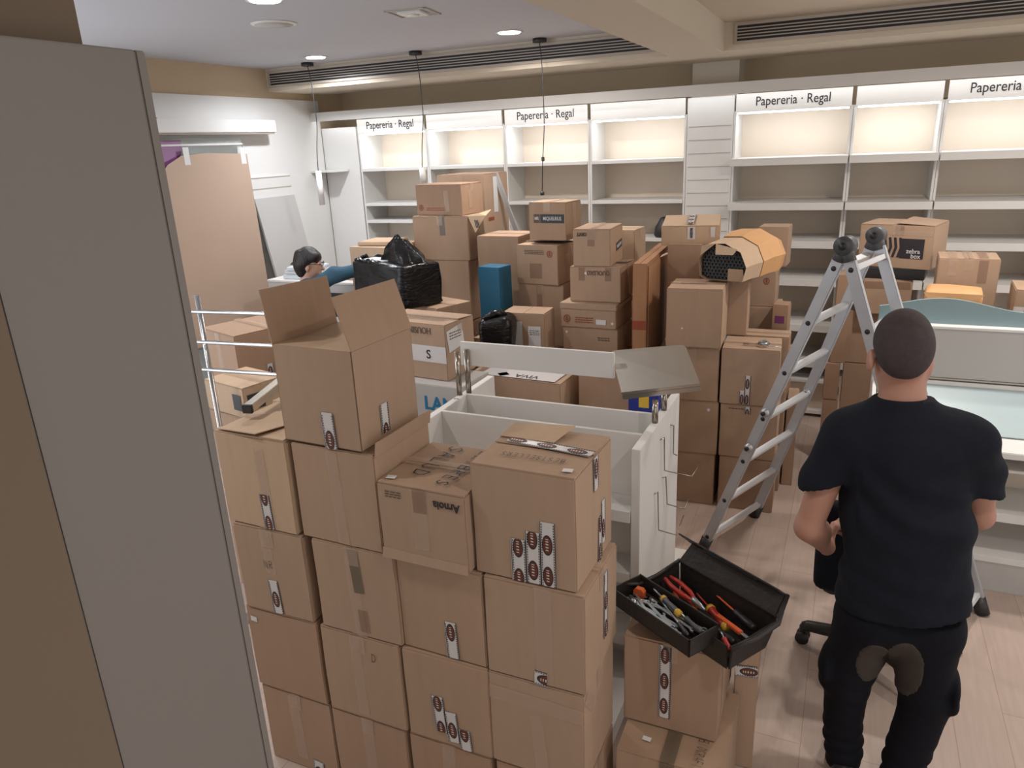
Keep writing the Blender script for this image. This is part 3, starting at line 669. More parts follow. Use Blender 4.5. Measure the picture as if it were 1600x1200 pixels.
mb = MB(); mb.quad((-w / 2 + .006, -d / 2 + .004, h - .004), (w / 2 - .006, -d / 2 + .004, h - .004), (w / 2 - .006, -.005, h - .012), (-w / 2 + .006, -.005, h - .012), CARD[4], .004); mb.build('folded_flap', ob)  # both folded flaps use paler card to stand in for light from above
mb = MB(); mb.quad((-w / 2 + .006, .0, h - .014), (w / 2 - .006, .0, h - .014), (w / 2 - .006, d / 2 - .006, h - .004), (-w / 2 + .006, d / 2 - .006, h - .004), CARD[4], .004); mb.build('folded_flap', ob)
printed_tape(ob, face_M('F', w, d, h, .195, .058, 2), .125, .05, .03)
printed_tape(ob, face_M('R', w, d, h, .13, .072, 0), .10, .042, .0)

# cartons behind the first column and the aluminium bar lying over them
carton('carton right behind the top of the leftmost column, printed tape across its lid', (-1.68, 2.085), 1.05, .34, .30, .385, 0, 4, seam='x', lidlift=.01, marks=[pt('T', .10, .10, .20, 60, .045, .02)])
carton('carton under the second one back of the leftmost column, hidden low behind it', (-1.68, 2.085), 0.70, .34, .30, .348, 0, 1)
carton('carton near the floor behind the leftmost column', (-1.68, 2.085), 0.35, .34, .30, .348, 0, 1)
carton('floor-level carton directly behind the leftmost column', (-1.68, 2.085), 0.0, .34, .30, .348, 0, 1)
bar = thing('aluminium_bar', 'square aluminium bar with a black end cap lying across the cartons', 'bar', (-1.915, 1.86, 1.478), 0)
dv = Vector((-2.02 + 1.905, 2.30 - 1.835, 0)).normalized(); ang = math.degrees(math.atan2(dv.y, dv.x))
mb = MB().box(0, .62, -.018, .018, 0, .03, M['steel']); o = mb.build('bar_profile', bar, bevel=.002); o.rotation_euler = (0, math.radians(-4), math.radians(ang))
o = MB().box(-.012, .002, -.019, .019, -.001, .031, M['black_plastic']).build('end_cap', bar, bevel=.002); o.rotation_euler = (0, math.radians(-4), math.radians(ang))
# chrome rail rack
rk = thing('chrome_rail_rack', 'chrome rack of three horizontal tubes behind the leftmost column', 'rack', (-2.2, 2.43, 0))
for z in (1.70, 1.555, 1.42):
    MB().tube([(-.55, 0, z - .02), (.10, 0, z), (.155, .01, z), (.175, .04, z - .01)], .009, M['chrome'], 10).build('rail', rk)
for x in (-.55, .175):
    MB().tube([(x, .04, 0), (x, .04, 1.75)], .012, M['chrome'], 10).build('post', rk)
    MB().box(x - .03, x + .03, -.03, .15, 0, .02, M['chrome']).build('foot', rk)
# second row far left
carton('large carton with printed tape on its side behind the chrome rails', (-3.113, 3.0), 1.08, .40, .46, .315, -18, 3, seam='x', marks=[('tape', 'F', .2, .2, .05, .22, 0, 'tape_clear'), pt('R', .19, .06, .10, 0, .045, .05)])
for k, l in enumerate(('floor carton under the big one behind the rails', 'second carton under the big one behind the rails', 'third carton under the big one behind the rails')):
    carton(l, (-3.10, 2.99), .36 * k, .42, .48, .358, -18, 1)
carton('small carton with a black printed panel at the left behind the rails', (-2.72, 2.62), 1.08, .34, .26, .165, -12, 4, seam='x', marks=[('rect', 'R', .07, .08, .10, .085, 0, 'ink', 'printed_panel'), ('rect', 'F', .28, .08, .07, .085, 0, 'ink', 'printed_panel')])
for k, l in enumerate(('floor carton beneath the small one behind the rails', 'second carton beneath the small one behind the rails', 'third carton beneath the small one behind the rails')):
    carton(l, (-2.66, 2.64), .36 * k, .40, .34, .358, -8, 2)

# ------------------------------------------------------------------ white double-sided display (gondola)
gd = thing('display_gondola', 'white double-sided display stand with shelves behind the front carton wall', 'display stand', (-1.18, 2.95, 0))
X0, X1 = -.50, .51   # local outer faces of side boards
for s, x in ((-1, X0), (1, X1)):
    MB().box(min(x, x - s * .036), max(x, x - s * .036), -.36, .36, .10, 1.2, M['white']).build('side_board', gd, bevel=.002)
MB().box(X0 + .036, X1 - .036, -.205, -.187, .12, 1.2, M['white']).build('back_panel', gd, bevel=.001)
MB().box(X0 + .036, X1 - .036, .045, .063, .12, 1.2, M['white_warm']).build('back_panel', gd, bevel=.001)
for z in (.92, .635, .33):
    mb = MB().box(X0 + .038, X1 - .038, -.36, -.206, z - .02, z, M['white']).box(X0 + .038, X1 - .038, -.372, -.358, z - .04, z + .01, M['white']); mb.build('shelf', gd, bevel=.001)
MB().box(X0 + .0, X1 - .02, -.80, .78, .03, .12, M['white']).build('deck', gd, bevel=.003)
MB().box(X0 + .04, X1 - .06, -.76, .74, 0, .03, M['black_plastic']).build('plinth', gd)
hz = 1.335
MB().box(X0 - .005, .27, .085, .103, hz, hz + .118, M['white']).build('header_board', gd, bevel=.001)
for x in (X0 + .018, X1 - .018):
    for y in (-.05, .115) if x > 0 else (.03, .075):
        MB().tube([(x + (0 if x > 0 else (y - .05) * .6), y, 1.195), (x + (0 if x > 0 else (y - .05) * .6), y, 1.30 if x > 0 else 1.42)], .0135, M['steel_dark'], 14).build('post', gd)
hol = MB()
for k in (0, 1): decal_ell(hol, Matrix.Translation((X0 + .011 + k * .016, -.03, 1.2012)), 0, 0, .006, .004, M['ink'])
hol.build('screw_hole', gd)
# steel book rest on the right hand posts
rest = MB()
A = Vector((-.951 + 1.18, 3.12 - 2.95, 1.439)); B = Vector((-.615 + 1.18, 3.12 - 2.95, 1.493)); Cc = Vector((-.502 + 1.18, 2.90 - 2.95, 1.385)); D = Vector((-.833 + 1.18, 2.90 - 2.95, 1.312))
def plate(A, B, C_, D, r=.025):
    pts = []
    cs = [D, C_, B, A]
    for i, p in enumerate(cs):
        if i < 2: pts.append(p); continue
        pr = cs[i - 1]; nx = cs[(i + 1) % 4]
        a_ = p + (pr - p).normalized() * r; b_ = p + (nx - p).normalized() * r
        for k in range(5):
            q = k / 4; pts.append(a_ * (1 - q) ** 2 + p * 2 * q * (1 - q) + b_ * q * q)
    return pts
pts = plate(A, B, Cc, D); nrm = (B - A).cross(D - A).normalized()
if nrm.z < 0: nrm = -nrm
n = len(pts)
rest.add([p for p in pts] + [p - nrm * .004 for p in pts], [tuple(range(n)), tuple(reversed(range(n, 2 * n)))] + [((i + 1) % n, i, n + i, n + (i + 1) % n) for i in range(n)], M['steel'])
lip = (Cc - D).normalized()
rest.quad(D, Cc, Cc + nrm * .022 - (A - D).normalized() * .004, D + nrm * .022 - (A - D).normalized() * .004, M['steel'], .003)
rest.quad(D + Vector((0, 0, -.004)), Cc + Vector((0, 0, -.004)), Cc + Vector((0, .02, -.03)), D + Vector((0, .02, -.03)), M['steel'], .003)
rest.build('book_rest', gd)
# wire leaflet holders on the outer right side
def wire(pts): return MB().tube(pts, .0030, M['steel_dark'], 6).build('wire_holder', gd)
xo = X1
wire([(xo + .002, -.03, 1.115), (xo + .012, .0, 1.115), (xo + .012, .02, .95), (xo + .13, .03, .935), (xo + .15, .12, .965)])
wire([(xo + .002, .17, 1.11), (xo + .012, .19, 1.10), (xo + .012, .20, .955), (xo + .03, .20, .95)])
wire([(xo + .002, -.12, .90), (xo + .012, -.10, .90), (xo + .012, -.07, .70), (xo + .09, -.06, .685), (xo + .10, .03, .74)])
wire([(xo + .002, .03, .91), (xo + .012, .05, .905), (xo + .012, .09, .75), (xo + .09, .10, .735), (xo + .10, .16, .77)])

# ------------------------------------------------------------------ toolbox stack
carton('carton with a handwritten strip on its lid at the foot of the tool case stack', (-.225, 1.955), 0, .355, .42, .358, 0, 1, seam='y', tape='tape_grey', marks=[('st', 'T', .09, .075, .03, .02, -4), ('hand', 'T', .275, .105, 268, 'TKA-BIOGRAFI', .033, .0022, 'ink')])
carton('carton directly under the tool case with printed tape down its front', (-.268, 2.10), .362, .325, .36, .358, 0, 3, seam='y', marks=[pt('F', .145, .20, .30, 0, .042, .05), ('tape', 'R', .10, .19, .04, .33, 0, 'tape_clear')])
hr = carton('slim tall carton wrapped in creased printed tape on the floor beside the tool case stack', (-.165, 2.40), 0, .085, .26, .67, 4, 1, seam='y', flaps=False, top_tape=False, marks=[pt('F', .042, .60, .08, 80, .05, .02), pt('R', .06, .50, .20, 20, .05, .03), pt('R', .16, .55, .20, -15, .05, .05), pt('F', .042, .45, .08, 95, .05, .03)])

# ------------------------------------------------------------------ piles in the middle of the room
def pile(N, y_top, n, w, d, yaw, labels):
    """cartons stacked from the floor up to y_top, one label each"""
    h = y_top / n
    for k in range(n):
        carton(labels[k], N, k * h, w, d, h - .002, yaw, (k * 2 + 1) % 4)
# left pile
pile((-2.76, 5.2), 1.0, 2, .5, .36, 0, ['floor carton of the left rear pile', 'second carton of the left rear pile'])
carton('tall plain carton of the left rear pile just right of the black bag', (-2.758, 5.2), 1.0, .50, .36, .488, 0, 1, seam='x')
tt = carton('large carton with a grey tape on its front and an open printed flap', (-2.745, 5.2), 1.49, .50, .36, .348, 1, 2, seam='y', marks=[('tape', 'F', .27, .275, .05, .155, 2, 'tape_grey')])
mb = MB(); mb.quad((.25, -.17, .345), (.25, .10, .345), (.33, .10, .375), (.37, -.13, .33), CARD[4], .004); mb.quad((.25, -.17, .345), (.32, -.19, .22), (.40, -.16, .35), (.33, -.15, .37), CARD[4], .004)
for k in range(3): mb.add([(.315 + k * .012, -.196, .32), (.323 + k * .012, -.196, .32), (.338 + k * .012, -.196, .26), (.330 + k * .012, -.196, .26)], [(0, 1, 2, 3)], M['ink'])
mb.build('open_flap', tt)
carton('taped carton with a small red emblem topping the left rear pile', (-2.80, 5.22), 1.84, .44, .32, .240, -6, 3, seam='x', tape='tape_clear', marks=[('logo', 'F', .045, .06, .022), ('tape', 'F', .30, .11, .045, .16, 3, 'tape_clear'), ('lines', 'F', .20, .05, .20, .03, 2, 'ink_red'), ('tape', 'R', .12, .12, .04, .14, 0, 'tape_clear')])
pile((-2.86, 5.75), 1.05, 2, .45, .40, 0, ['floor carton beneath the tallest box of the left pile', 'carton beneath the tallest box of the left pile'])
carton('tallest upright carton with a white label strip on its side, behind the left pile', (-2.86, 5.75), 1.052, .47, .42, 1.08, -4, 0, seam='y', marks=[('st', 'R', .19, .90, .075, .30, 0), ('rect', 'R', .10, .70, .10, .03, 0, 'ink_red', 'printed_mark')])
pile((-3.275, 4.84), .95, 2, .38, .42, -4, ['floor carton below the pale crate behind the black bag', 'carton below the pale crate behind the black bag'])
carton('pale crate standing behind the black bag next to the person with glasses', (-3.275, 4.84), .952, .38, .45, .68, -4, 4, seam='x', top_tape=False)
carton('flat pale board lying on the crate behind the black bag', (-3.30, 4.94), 1.635, .30, .30, .03, 6, 4, flaps=False, top_tape=False, name='flat_board', cat='board')
pile((-2.27, 5.1), 1.1, 3, .37, .36, -3, ['floor carton behind the blue box', 'second carton behind the blue box', 'third carton behind the blue box'])
carton('carton topping the stack behind the blue box', (-2.27, 5.1), 1.102, .36, .36, .595, -3, 2, seam='x')
carton('floor carton supporting the blue box', (-2.20, 4.66), 0, .30, .28, .50, -8, 1); carton('second carton supporting the blue box', (-2.20, 4.66), .502, .30, .28, .498, -8, 3)
o = carton('upright blue cardboard box among the brown piles', (-2.25, 4.7), 1.002, .185, .16, .525, -8, M['blue'], seam='x', flaps=False, top_tape=False, name='blue_box')
# stack with the black printed label on top
pile((-1.863, 4.95), .45, 1, .36, .34, -2, ['floor carton of the stack topped by the black-labelled box'])
carton('second carton of the stack topped by the black-labelled box', (-1.863, 4.95), .452, .36, .34, .446, -2, 0)
carton('third carton of the black-labelled stack, vertical tape down its front', (-1.863, 4.95), .90, .36, .34, .468, -2, 1, seam='y', marks=[('tape', 'F', .17, .33, .045, .26, 0, 'tape')])
carton('carton with a round red emblem and half open lid under the black-labelled box', (-1.893, 4.93), 1.37, .34, .30, .285, -6, 2, seam='x', lidlift=.022, marks=[('logo', 'F', .275, .225, .022), ('lines', 'F', .15, .235, .16, .035, 3, 'ink_grey'), ('tape', 'F', .16, .10, .11, .10, 90, 'tape'), ('tape', 'R', .15, .14, .06, .2, 10, 'tape_clear')])
tM = carton('carton with a black printed name panel topping the middle stack', (-1.85, 5.0), 1.682, .30, .25, .270, -6, 1, seam='y', tape='tape_clear', marks=[('rect', 'F', .19, .155, .19, .062, 0, 'ink', 'name_panel'), ('text', 'F', .19, .155, 0, 'MIQUELRIUS', .034, 'card_txt', .80, .0003) if False else ('text', 'F', .19, .155, 0, 'MIQUELRIUS', .036, 'label', .74, .0004), ('rect', 'F', .065, .155, .05, .062, 0, 'ink_grey', 'printed_mark'), ('text', 'F', .065, .155, 0, 'MR', .034, 'label', .75, .0003), ('tape', 'R', .125, .14, .06, .24, 0, 'tape_clear')])
carton('white-topped carton behind the tilted black-labelled one', (-1.50, 5.55), 1.30, .36, .28, .395, -3, 4, seam='x', marks=[('rect', 'F', .2, .36, .12, .02, 0, 'ink', 'printed_mark')])
pile((-1.50, 5.55), 1.298, 3, .37, .30, -3, ['floor carton behind the middle stack', 'second carton behind the middle stack', 'third carton behind the middle stack'])
# stack with upside-down print
pile((-1.36, 4.64), .946, 2, .40, .40, -1, ['floor carton of the stack left of the orange flat box', 'second carton of the stack left of the orange flat box'])
carton('carton with small grey print under the lidded emblem box', (-1.368, 4.65), .95, .395, .34, .19, -1, 2, seam='x', marks=[('dot', 'F', .03, .155, .009), ('lines', 'F', .30, .12, .09, .03, 2, 'ink_grey')])
tA3 = carton('lidded carton with a red emblem and a small barcode sticker', (-1.378, 4.645), 1.142, .395, .37, .130, -1, 0, seam='x', flaps=False, top_tape=False, marks=[('logo', 'F', .045, .06, .024), ('lines', 'F', .17, .055, .13, .045, 3, 'ink_red'), ('st', 'F', .29, .045, .07, .035, 0), ('rect', 'F', .29, .045, .045, .022, 0, 'ink_blue', 'barcode'), ('dot', 'F', .37, .04, .009)])
me = body_box(.407, .382, .042, CARD[0], 99, z0=.126); o = bpy.data.objects.new('lid', me); COL.objects.link(o); o.parent = tA3
carton('carton with upside-down stamped letters and two short tapes, under the tilted box', (-1.365, 4.71), 1.312, .355, .36, .238, 1, 2, seam='x', tape='tape_clear', lidlift=.012, marks=[('tape', 'F', .085, .19, .045, .09, 0, 'tape'), ('tape', 'F', .27, .19, .045, .09, 0, 'tape'), ('text', 'F', .20, .20, 180, 'QUOLSXO', .042, 'ink_grey', .8, .0006), ('dot', 'F', .115, .195, .010), ('tape', 'R', .2, .12, .05, .2, 20, 'tape_clear')])
carton('carton with a black name panel on its right side, topping the second middle stack', (-1.44, 4.72), 1.552, .255, .36, .248, 3, 2, seam='y', tape='tape_clear', marks=[('tape', 'F', .125, .19, .05, .11, 0, 'tape'), ('text', 'F', .06, .215, 180, 'ORVIT', .034, 'ink', .7, .0006), ('rect', 'R', .245, .115, .17, .055, 6, 'ink', 'name_panel'), ('text', 'R', .245, .115, 6, 'MIQUELRIUS', .032, 'label', .74, .0003)])
pile((-1.83, 4.5), .898, 2, .33, .24, 3, ['floor carton below the box with two white labels', 'carton below the box with two white labels'])
carton('carton with two white shipping labels on its front', (-1.836, 4.5), .90, .308, .22, .358, 3, 1, seam='y', top_tape=False, marks=[('st', 'F', .085, .19, .125, .22, 0), ('rect', 'F', .10, .11, .012, .012, 0, 'ink', 'printed_mark'), ('st', 'F', .235, .17, .09, .20, 0), ('lines', 'F', .235, .225, .07, .04, 3, 'ink_grey'), ('rect', 'F', .235, .145, .06, .03, 0, 'ink', 'barcode')])
# narrow black bag beside
kb = carton('tall orange-brown flat box standing on edge with a red stamp', (-1.155, 4.58), .90, .092, 1.0, .70, 4, CARD_ORANGE, seam='y', tape='tape', top_tape=False, name='flat_box', marks=[('tape', 'F', .046, .30, .09, .06, 0, 'ink_red'), ('rect', 'R', .20, .40, .012, .012, 0, 'ink', 'printed_mark')])
o = MB().box(-.003, .003, -.9, 0, .02, .66, CARD_ORANGE).build('outer_sleeve', kb, bevel=.001); o.location = (.052, .42, .02)
pile((-1.135, 4.70), .898, 2, .13, .70, 4, ['floor carton under the orange-brown flat box', 'carton under the orange-brown flat box'])

# middle right pile
pile((-.90, 5.02), 1.298, 3, .21, .32, 0, ['floor carton behind the stack nearest the display stand', 'second carton behind the stack nearest the display stand', 'third carton behind the stack nearest the display stand'])
tb = carton('dark carton with a raised flap behind the plain square box', (-.90, 5.02), 1.30, .225, .30, .365, 0, 3, seam='x', top_tape=False)
mb = MB(); mb.quad((-.112, -.14, .30), (-.16, -.16, .28), (-.165, -.10, .285), (-.112, -.08, .31), CARD[4], .004); mb.build('raised_flap', tb)
tTB = carton('wide carton with white printed tape on its lid edge behind the honeycomb bundle', (-.80, 5.12), 1.668, .385, .36, .135, 8, 4, seam='y', top_tape=False, marks=[pt('T', .19, .18, .30, 0, .05, .03), ('rect', 'F', .20, .085, .05, .085, 0, 'ptape', 'printed_tape'), ('rect', 'F', .20, .085, .02, .07, 0, 'ink', 'printed_mark'), ('rect', 'F', .34, .09, .03, .07, 0, 'ptape', 'printed_tape')])
tTB.rotation_euler[0] = math.radians(6)
carton('floor carton of the corner stack by the ladder, rear', (-.40, 5.3), 0, .30, .34, .476, 0, 1); carton('second carton of the rear corner stack by the ladder', (-.40, 5.3), .478, .30, .34, .474, 0, 2)
carton('narrow carton with torn tape low in the rear corner stack by the ladder', (-.405, 5.3), .954, .30, .32, .244, 0, 1, marks=[('tape', 'R', .12, .18, .05, .12, 10, 'tape')])
carton('carton with a faint round stamp in the rear corner stack by the ladder', (-.44, 5.32), 1.20, .28, .30, .246, 0, 0, marks=[('logo', 'F', .22, .18, .02)])
carton('top carton of the rear corner stack by the ladder', (-.395, 5.5), 1.45, .20, .22, .278, -3, 0, top_tape=False)
carton('small loose box with purple print in the rear corner stack by the ladder', (-.335, 5.14), .954, .10, .14, .30, -4, 3, marks=[('rect', 'F', .05, .2, .06, .05, 0, 'purple_dark', 'printed_mark')], top_tape=False)
carton('floor carton under the small box with purple print', (-.30, 5.10), 0, .20, .18, .952, -2, 1)
# stacks F and G with visible feet
for k, l in enumerate(('floor carton of the dark stack right behind the display stand', 'middle carton of the dark stack behind the display stand, white dot sticker', 'third carton of the dark stack behind the display stand')):
    carton(l, (-.672 + (-.01, 0, -.008)[k], 4.55), k * .366, .33, .31, .364, (2, 3, 4)[k], (3, 1, 1)[k], seam='y', top_tape=(k == 2), marks=[('dot', 'F', .27, .31, .010)] if k == 1 else None)
carton('plain square carton topping the dark stack', (-.668, 4.50), 1.10, .337, .345, .370, 3, 1, seam='x', tape='tape_clear', marks=[('dot', 'F', .10, .12, .006), ('lines', 'T', .14, .17, .16, .05, 2, 'ink_grey')])
for k, l in enumerate(('floor carton of the stack behind the ladder foot', 'middle carton of the stack behind the ladder foot', 'top carton of the stack behind the ladder foot, printed tape across its lower front')):
    carton(l, (-.31 + (.005, -.004, -.012)[k], 4.56), k * .366, .345, .31, .364, (2, 1, 3)[k], (3, 1, 0)[k], seam='x', top_tape=(k == 2), tape='tape_clear',
           marks=[pt('F', .165, .10, .19, 0, .035, .03), pt('F', .135, .05, .09, 0, .035, .03)] if k == 2 else ([pt('F', .165, .33, .05, 0, .035, .0), ('lines', 'F', .12, .335, .14, .012, 1, 'ink_grey')] if k == 1 else None))
for k, l in enumerate(('floor carton in the second rank behind the ladder foot stack', 'middle carton in the second rank behind the ladder foot stack', 'upper carton in the second rank behind the ladder foot stack')):
    carton(l, (-.30, 4.90), k * .366, .36, .19, .364, 0, 2)
carton('tall narrow carton with a round white sticker behind the plain square one', (-.565, 4.86), 1.10, .155, .20, .385, 2, 0, seam='y', marks=[('dot', 'F', .11, .36, .009)])
carton('slim carton edge at the right of the ladder foot stack', (-.22, 5.02), .0, .07, .25, .64, 2, 0, seam='y', top_tape=False)
o = MB().tube([(-.13, 0, .008), (-.03, .01, .012)], .007, CARD[1], 8).tube([(-.035, 0, .016), (-.01, .02, .028), (.02, .0, .018), (0, -.03, .02), (-.035, 0, .016)], .010, M['tool_steel'], 8).tube([(.0, -.02, .012), (.10, -.035, .006)], .003, M['tool_steel'], 6)
o = o.build('tape_dispenser'); o.location = (-.42, 4.63, 1.1015); tag(o, 'small metal tape dispenser lying on the carton behind the ladder', 'tape dispenser')
# items near floor between K and F
o = MB().box(-.16, .16, -.10, .10, 0, .02, M['label']).build('white_tray', bevel=.004); 
o.location = (-1.14, 4.42, .92); 
tag(o, 'flat white tray peeking out between the orange-brown flat box and the square carton', 'tray')
carton('floor carton under the flat white tray', (-1.00, 4.3), 0, .30, .24, .455, 2, 3); carton('carton directly under the flat white tray', (-1.00, 4.3), .457, .30, .24, .461, 2, 3)

# right pile behind the ladder and the man
for k, l in enumerate(('floor carton of the pile behind the man, front rank', 'second carton of the pile behind the man, front rank', 'third carton of the pile behind the man, front rank')):
    carton(l, (.413 - .004 * k, 5.6), .38 * k, .37, .34, .378, 0, 0, seam='x', top_tape=(k == 2), marks=[('tape', 'F', .18, .2, .05, .3, 0, 'tape_clear')] if k == 0 else None)
for k, l in enumerate(('floor carton at the left edge of the pile behind the man', 'second carton at the left edge of the pile behind the man', 'third carton at the left edge of the pile behind the man')):
    carton(l, (.03 - .006 * k + .0, 5.50), (.0, .245, .50)[k], .10, .34, (.243, .253, .27)[k], 0, 3, seam='x', top_tape=False)
carton('dark upright carton left under the striped box with a round emblem', (.045, 5.52), .772, .10, .34, .63, 0, 3, seam='x', top_tape=False, marks=[('logo', 'F', .07, .42, .02)])
carton('carton just under the black slab in the pile behind the man', (.41, 5.52), 1.14, .30, .32, .24, 0, 0, seam='x', top_tape=False, tape='tape', marks=[('tape', 'F', .15, .20, .28, .05, 0, 'tape')])
o = carton('black plastic slab between the striped box and the carton beneath', (.47, 5.5), 1.381, .42, .30, .068, -8, M['black_plastic'], flaps=False, top_tape=False, name='black_slab', cat='slab')
tz = carton('big taped box with black zebra print and white lettering, highest of the right pile', (.496, 5.5), 1.45, .458, .36, .289, -18, 2, seam='y', lidlift=.02,
    marks=[('tape', 'F', .25, .25, .055, .06, 0, 'tape'), ('tape', 'F', .23, .235, .03, .44, 90, 'tape_clear'), ('rect', 'F', .335, .135, .145, .13, 0, 'ink', 'black_print'), ('text', 'F', .345, .118, 0, 'zebra', .042, 'label', .9, .0004), ('text', 'F', .362, .086, 0, 'box', .042, 'label', .9, .0004)])
mb = MB(); Mz = face_M('F', .458, .36, .289, 0, 0)
for k in range(6):
    x = .085 + k * .032
    mb.add([(x, .075, .0006), (x + .016, .075, .0006), (x + .034, .14, .0006), (x + .022, .205, .0006), (x + .006, .205, .0006), (x + .016, .14, .0006)], [(0, 1, 2, 5), (5, 2, 3, 4)], M['ink'], False, Mz)
mb.build('zebra_stripe_print', tz)
pile((.836, 5.2), .998, 2, .34, .32, -3, ['floor carton right of the pile behind the man', 'second carton right of the pile behind the man'])
carton('carton with two shiny tapes on its lid behind the orange parcel', (.836, 5.2), 1.0, .325, .30, .575, -3, 0, seam='y', marks=[('tape', 'T', .08, .15, .05, .28, 0, 'tape_clear'), ('tape', 'T', .24, .15, .05, .28, 0, 'tape'), ('tape', 'F', .08, .52, .05, .10, 0, 'tape_clear'), ('tape', 'F', .24, .50, .05, .14, 0, 'tape')])
pile((.72, 4.86), 1.098, 3, .30, .28, -6, ['floor carton below the orange parcel', 'second carton below the orange parcel', 'third carton below the orange parcel'])
pile((1.30, 5.0), 1.098, 3, .42, .34, -4, ['floor carton at the right edge behind the display unit', 'second carton at the right edge behind the display unit', 'third carton at the right edge behind the display unit'])
carton('carton with a white taped band at the right edge behind the teal panel', (1.29, 5.0), 1.10, .385, .32, .33, -4, 1, seam='x', top_tape=False, marks=[('rect', 'F', .19, .205, .38, .05, 0, 'ptape', 'tape_band'), ('rect', 'F', .055, .10, .075, .12, 0, 'ptape', 'tape_band'), ('hand', 'T', .06, .08, 0, 'A', .035, .004, 'ink_grey'), ('logo', 'F', .07, .205, .018)])

# boxes directly behind the display stand
tl = carton('long carton with a white band, marker lettering and a crumpled shipping label', (-2.065, 3.55), 1.055, .50, .30, .335, -6, 0, seam='x', tape='tape_clear', lidlift=.008,
    marks=[('rect', 'F', .27, .155, .46, .10, 0, 'ptape', 'white_band'), ('text', 'F', .375, .15, 0, 'S', .075, 'ink', 1.0, .001), ('text', 'F', .31, .295, 180, 'HOUSINE', .055, 'ink_grey', .8, .0006), ('rect', 'R', .10, .24, .16, .13, 8, 'label', 'shipping_label'), ('lines', 'R', .10, .26, .12, .05, 3, 'ink_grey'), ('lines', 'T', .30, .10, .28, .05, 2, 'ink_grey')])
o = carton('pale grey carton with blue capital letters under the white-banded carton', (-1.94, 3.46), .70, .60, .34, .352, -3, M['panel_grey'], seam='x', flaps=False, top_tape=False, name='grey_box', marks=[('text', 'F', .455, .235, 0, 'LAN', .115, 'ink_blue', .95, .003)])
pile((-1.94, 3.46), .698, 2, .60, .34, -3, ['floor carton under the pale grey one', 'carton directly under the pale grey one'])
tv = carton('wide carton with a large printed logo on its lid behind the display stand', (-1.40, 3.74), .84, .57, .34, .235, -3, 1, seam='x', top_tape=False, card_dummy=0) if False else carton('wide carton with a large printed logo on its lid behind the display stand', (-1.455, 3.78), .80, .60, .34, .222, -3, 1, seam='x', top_tape=False,
    marks=[('rect', 'T', .31, .10, .50, .18, 0, 'ptape', 'pale_print'), ('text', 'T', .36, .055, 180, 'VIVA', .075, 'ink', 1.0, .001), ('rect', 'T', .20, .055, .06, .06, 45, 'ink', 'diamond_mark'), ('rect', 'T', .03, .1, .04, .2, 0, 'tape', 'packing_tape')])
pile((-1.455, 3.78), .798, 2, .60, .34, -3, ['floor carton under the wide one with the lid logo', 'carton directly under the wide one with the lid logo'])
carton('plain brown carton right of the lid logo one, half hidden by the steel rest', (-.985, 3.90), .70, .40, .34, .40, 0, 3, seam='x'); carton('floor carton under the plain brown one by the steel rest', (-.985, 3.90), 0, .40, .34, .698, 0, 1)
o = carton('blue printed packet with a yellow picture beside the steel rest', (-.845, 3.62), .86, .16, .10, .225, 0, M['blue_dark'], flaps=False, top_tape=False, name='blue_packet', cat='packet', marks=[('rect', 'F', .085, .165, .055, .065, 0, 'yellow', 'printed_picture'), ('rect', 'F', .09, .10, .10, .02, 0, 'label', 'printed_stripe')])
carton('carton under the blue packet', (-.83, 3.60), 0.13, .18, .14, .728, 0, 1)

# printed-tape roll bundle: honeycomb end wrapped in kraft and orange paper
hb = thing('wrapped_honeycomb_bundle', 'bundle of black honeycomb tubes wrapped in torn kraft and orange paper', 'bundle', (-.69, 4.72, 1.488), -14)
outl = [(-.16, .02), (-.12, .0), (.12, .0), (.14, .09), (.10, .18), (.0, .23), (-.11, .225), (-.17, .13)]
mb = MB(); n = len(outl)
def ring(y, s=1.0, dz=0.0, dx=0.0): return [(x * s + dx, y, z * s + dz) for x, z in outl]
rings = [ring(-.03, 1.0), ring(.10, 1.02), ring(.24, 1.06, .0, .02)]
vs = [p for r in rings for p in r]
mb.add(vs, [(i * n + k, i * n + (k + 1) % n, (i + 1) * n + (k + 1) % n, (i + 1) * n + k) for i in range(2) for k in range(n)], CARD[4])
mb.build('kraft_wrap', hb)
mb = MB(); rings = [ring(.20, 1.075, .0, .015), ring(.30, 1.14, .01, .03), ring(.42, 1.15, .01, .05), ring(.52, .95, .02, .06)]
mb.add([p for r in rings for p in r], [(i * n + k, i * n + (k + 1) % n, (i + 1) * n + (k + 1) % n, (i + 1) * n + k) for i in range(3) for k in range(n)] + [tuple(range(3 * n, 4 * n))], M['orange'])
mb.build('orange_wrap', hb)
core = MB(); rr = .0115
def inside(x, z):
    c = False; j = n - 1
    for i in range(n):
        xi, zi = outl[i][0] * .93, outl[i][1] * .93 + .006; xj, zj = outl[j][0] * .93, outl[j][1] * .93 + .006
        if (zi > z) != (zj > z) and x < (xj - xi) * (z - zi) / (zj - zi) + xi: c = not c
        j = i
    return c
mb2 = MB().add([(x * .96, .02, z * .96 + .004) for x, z in outl], [tuple(reversed(range(n)))], M['honey'])
row = 0; z = .014
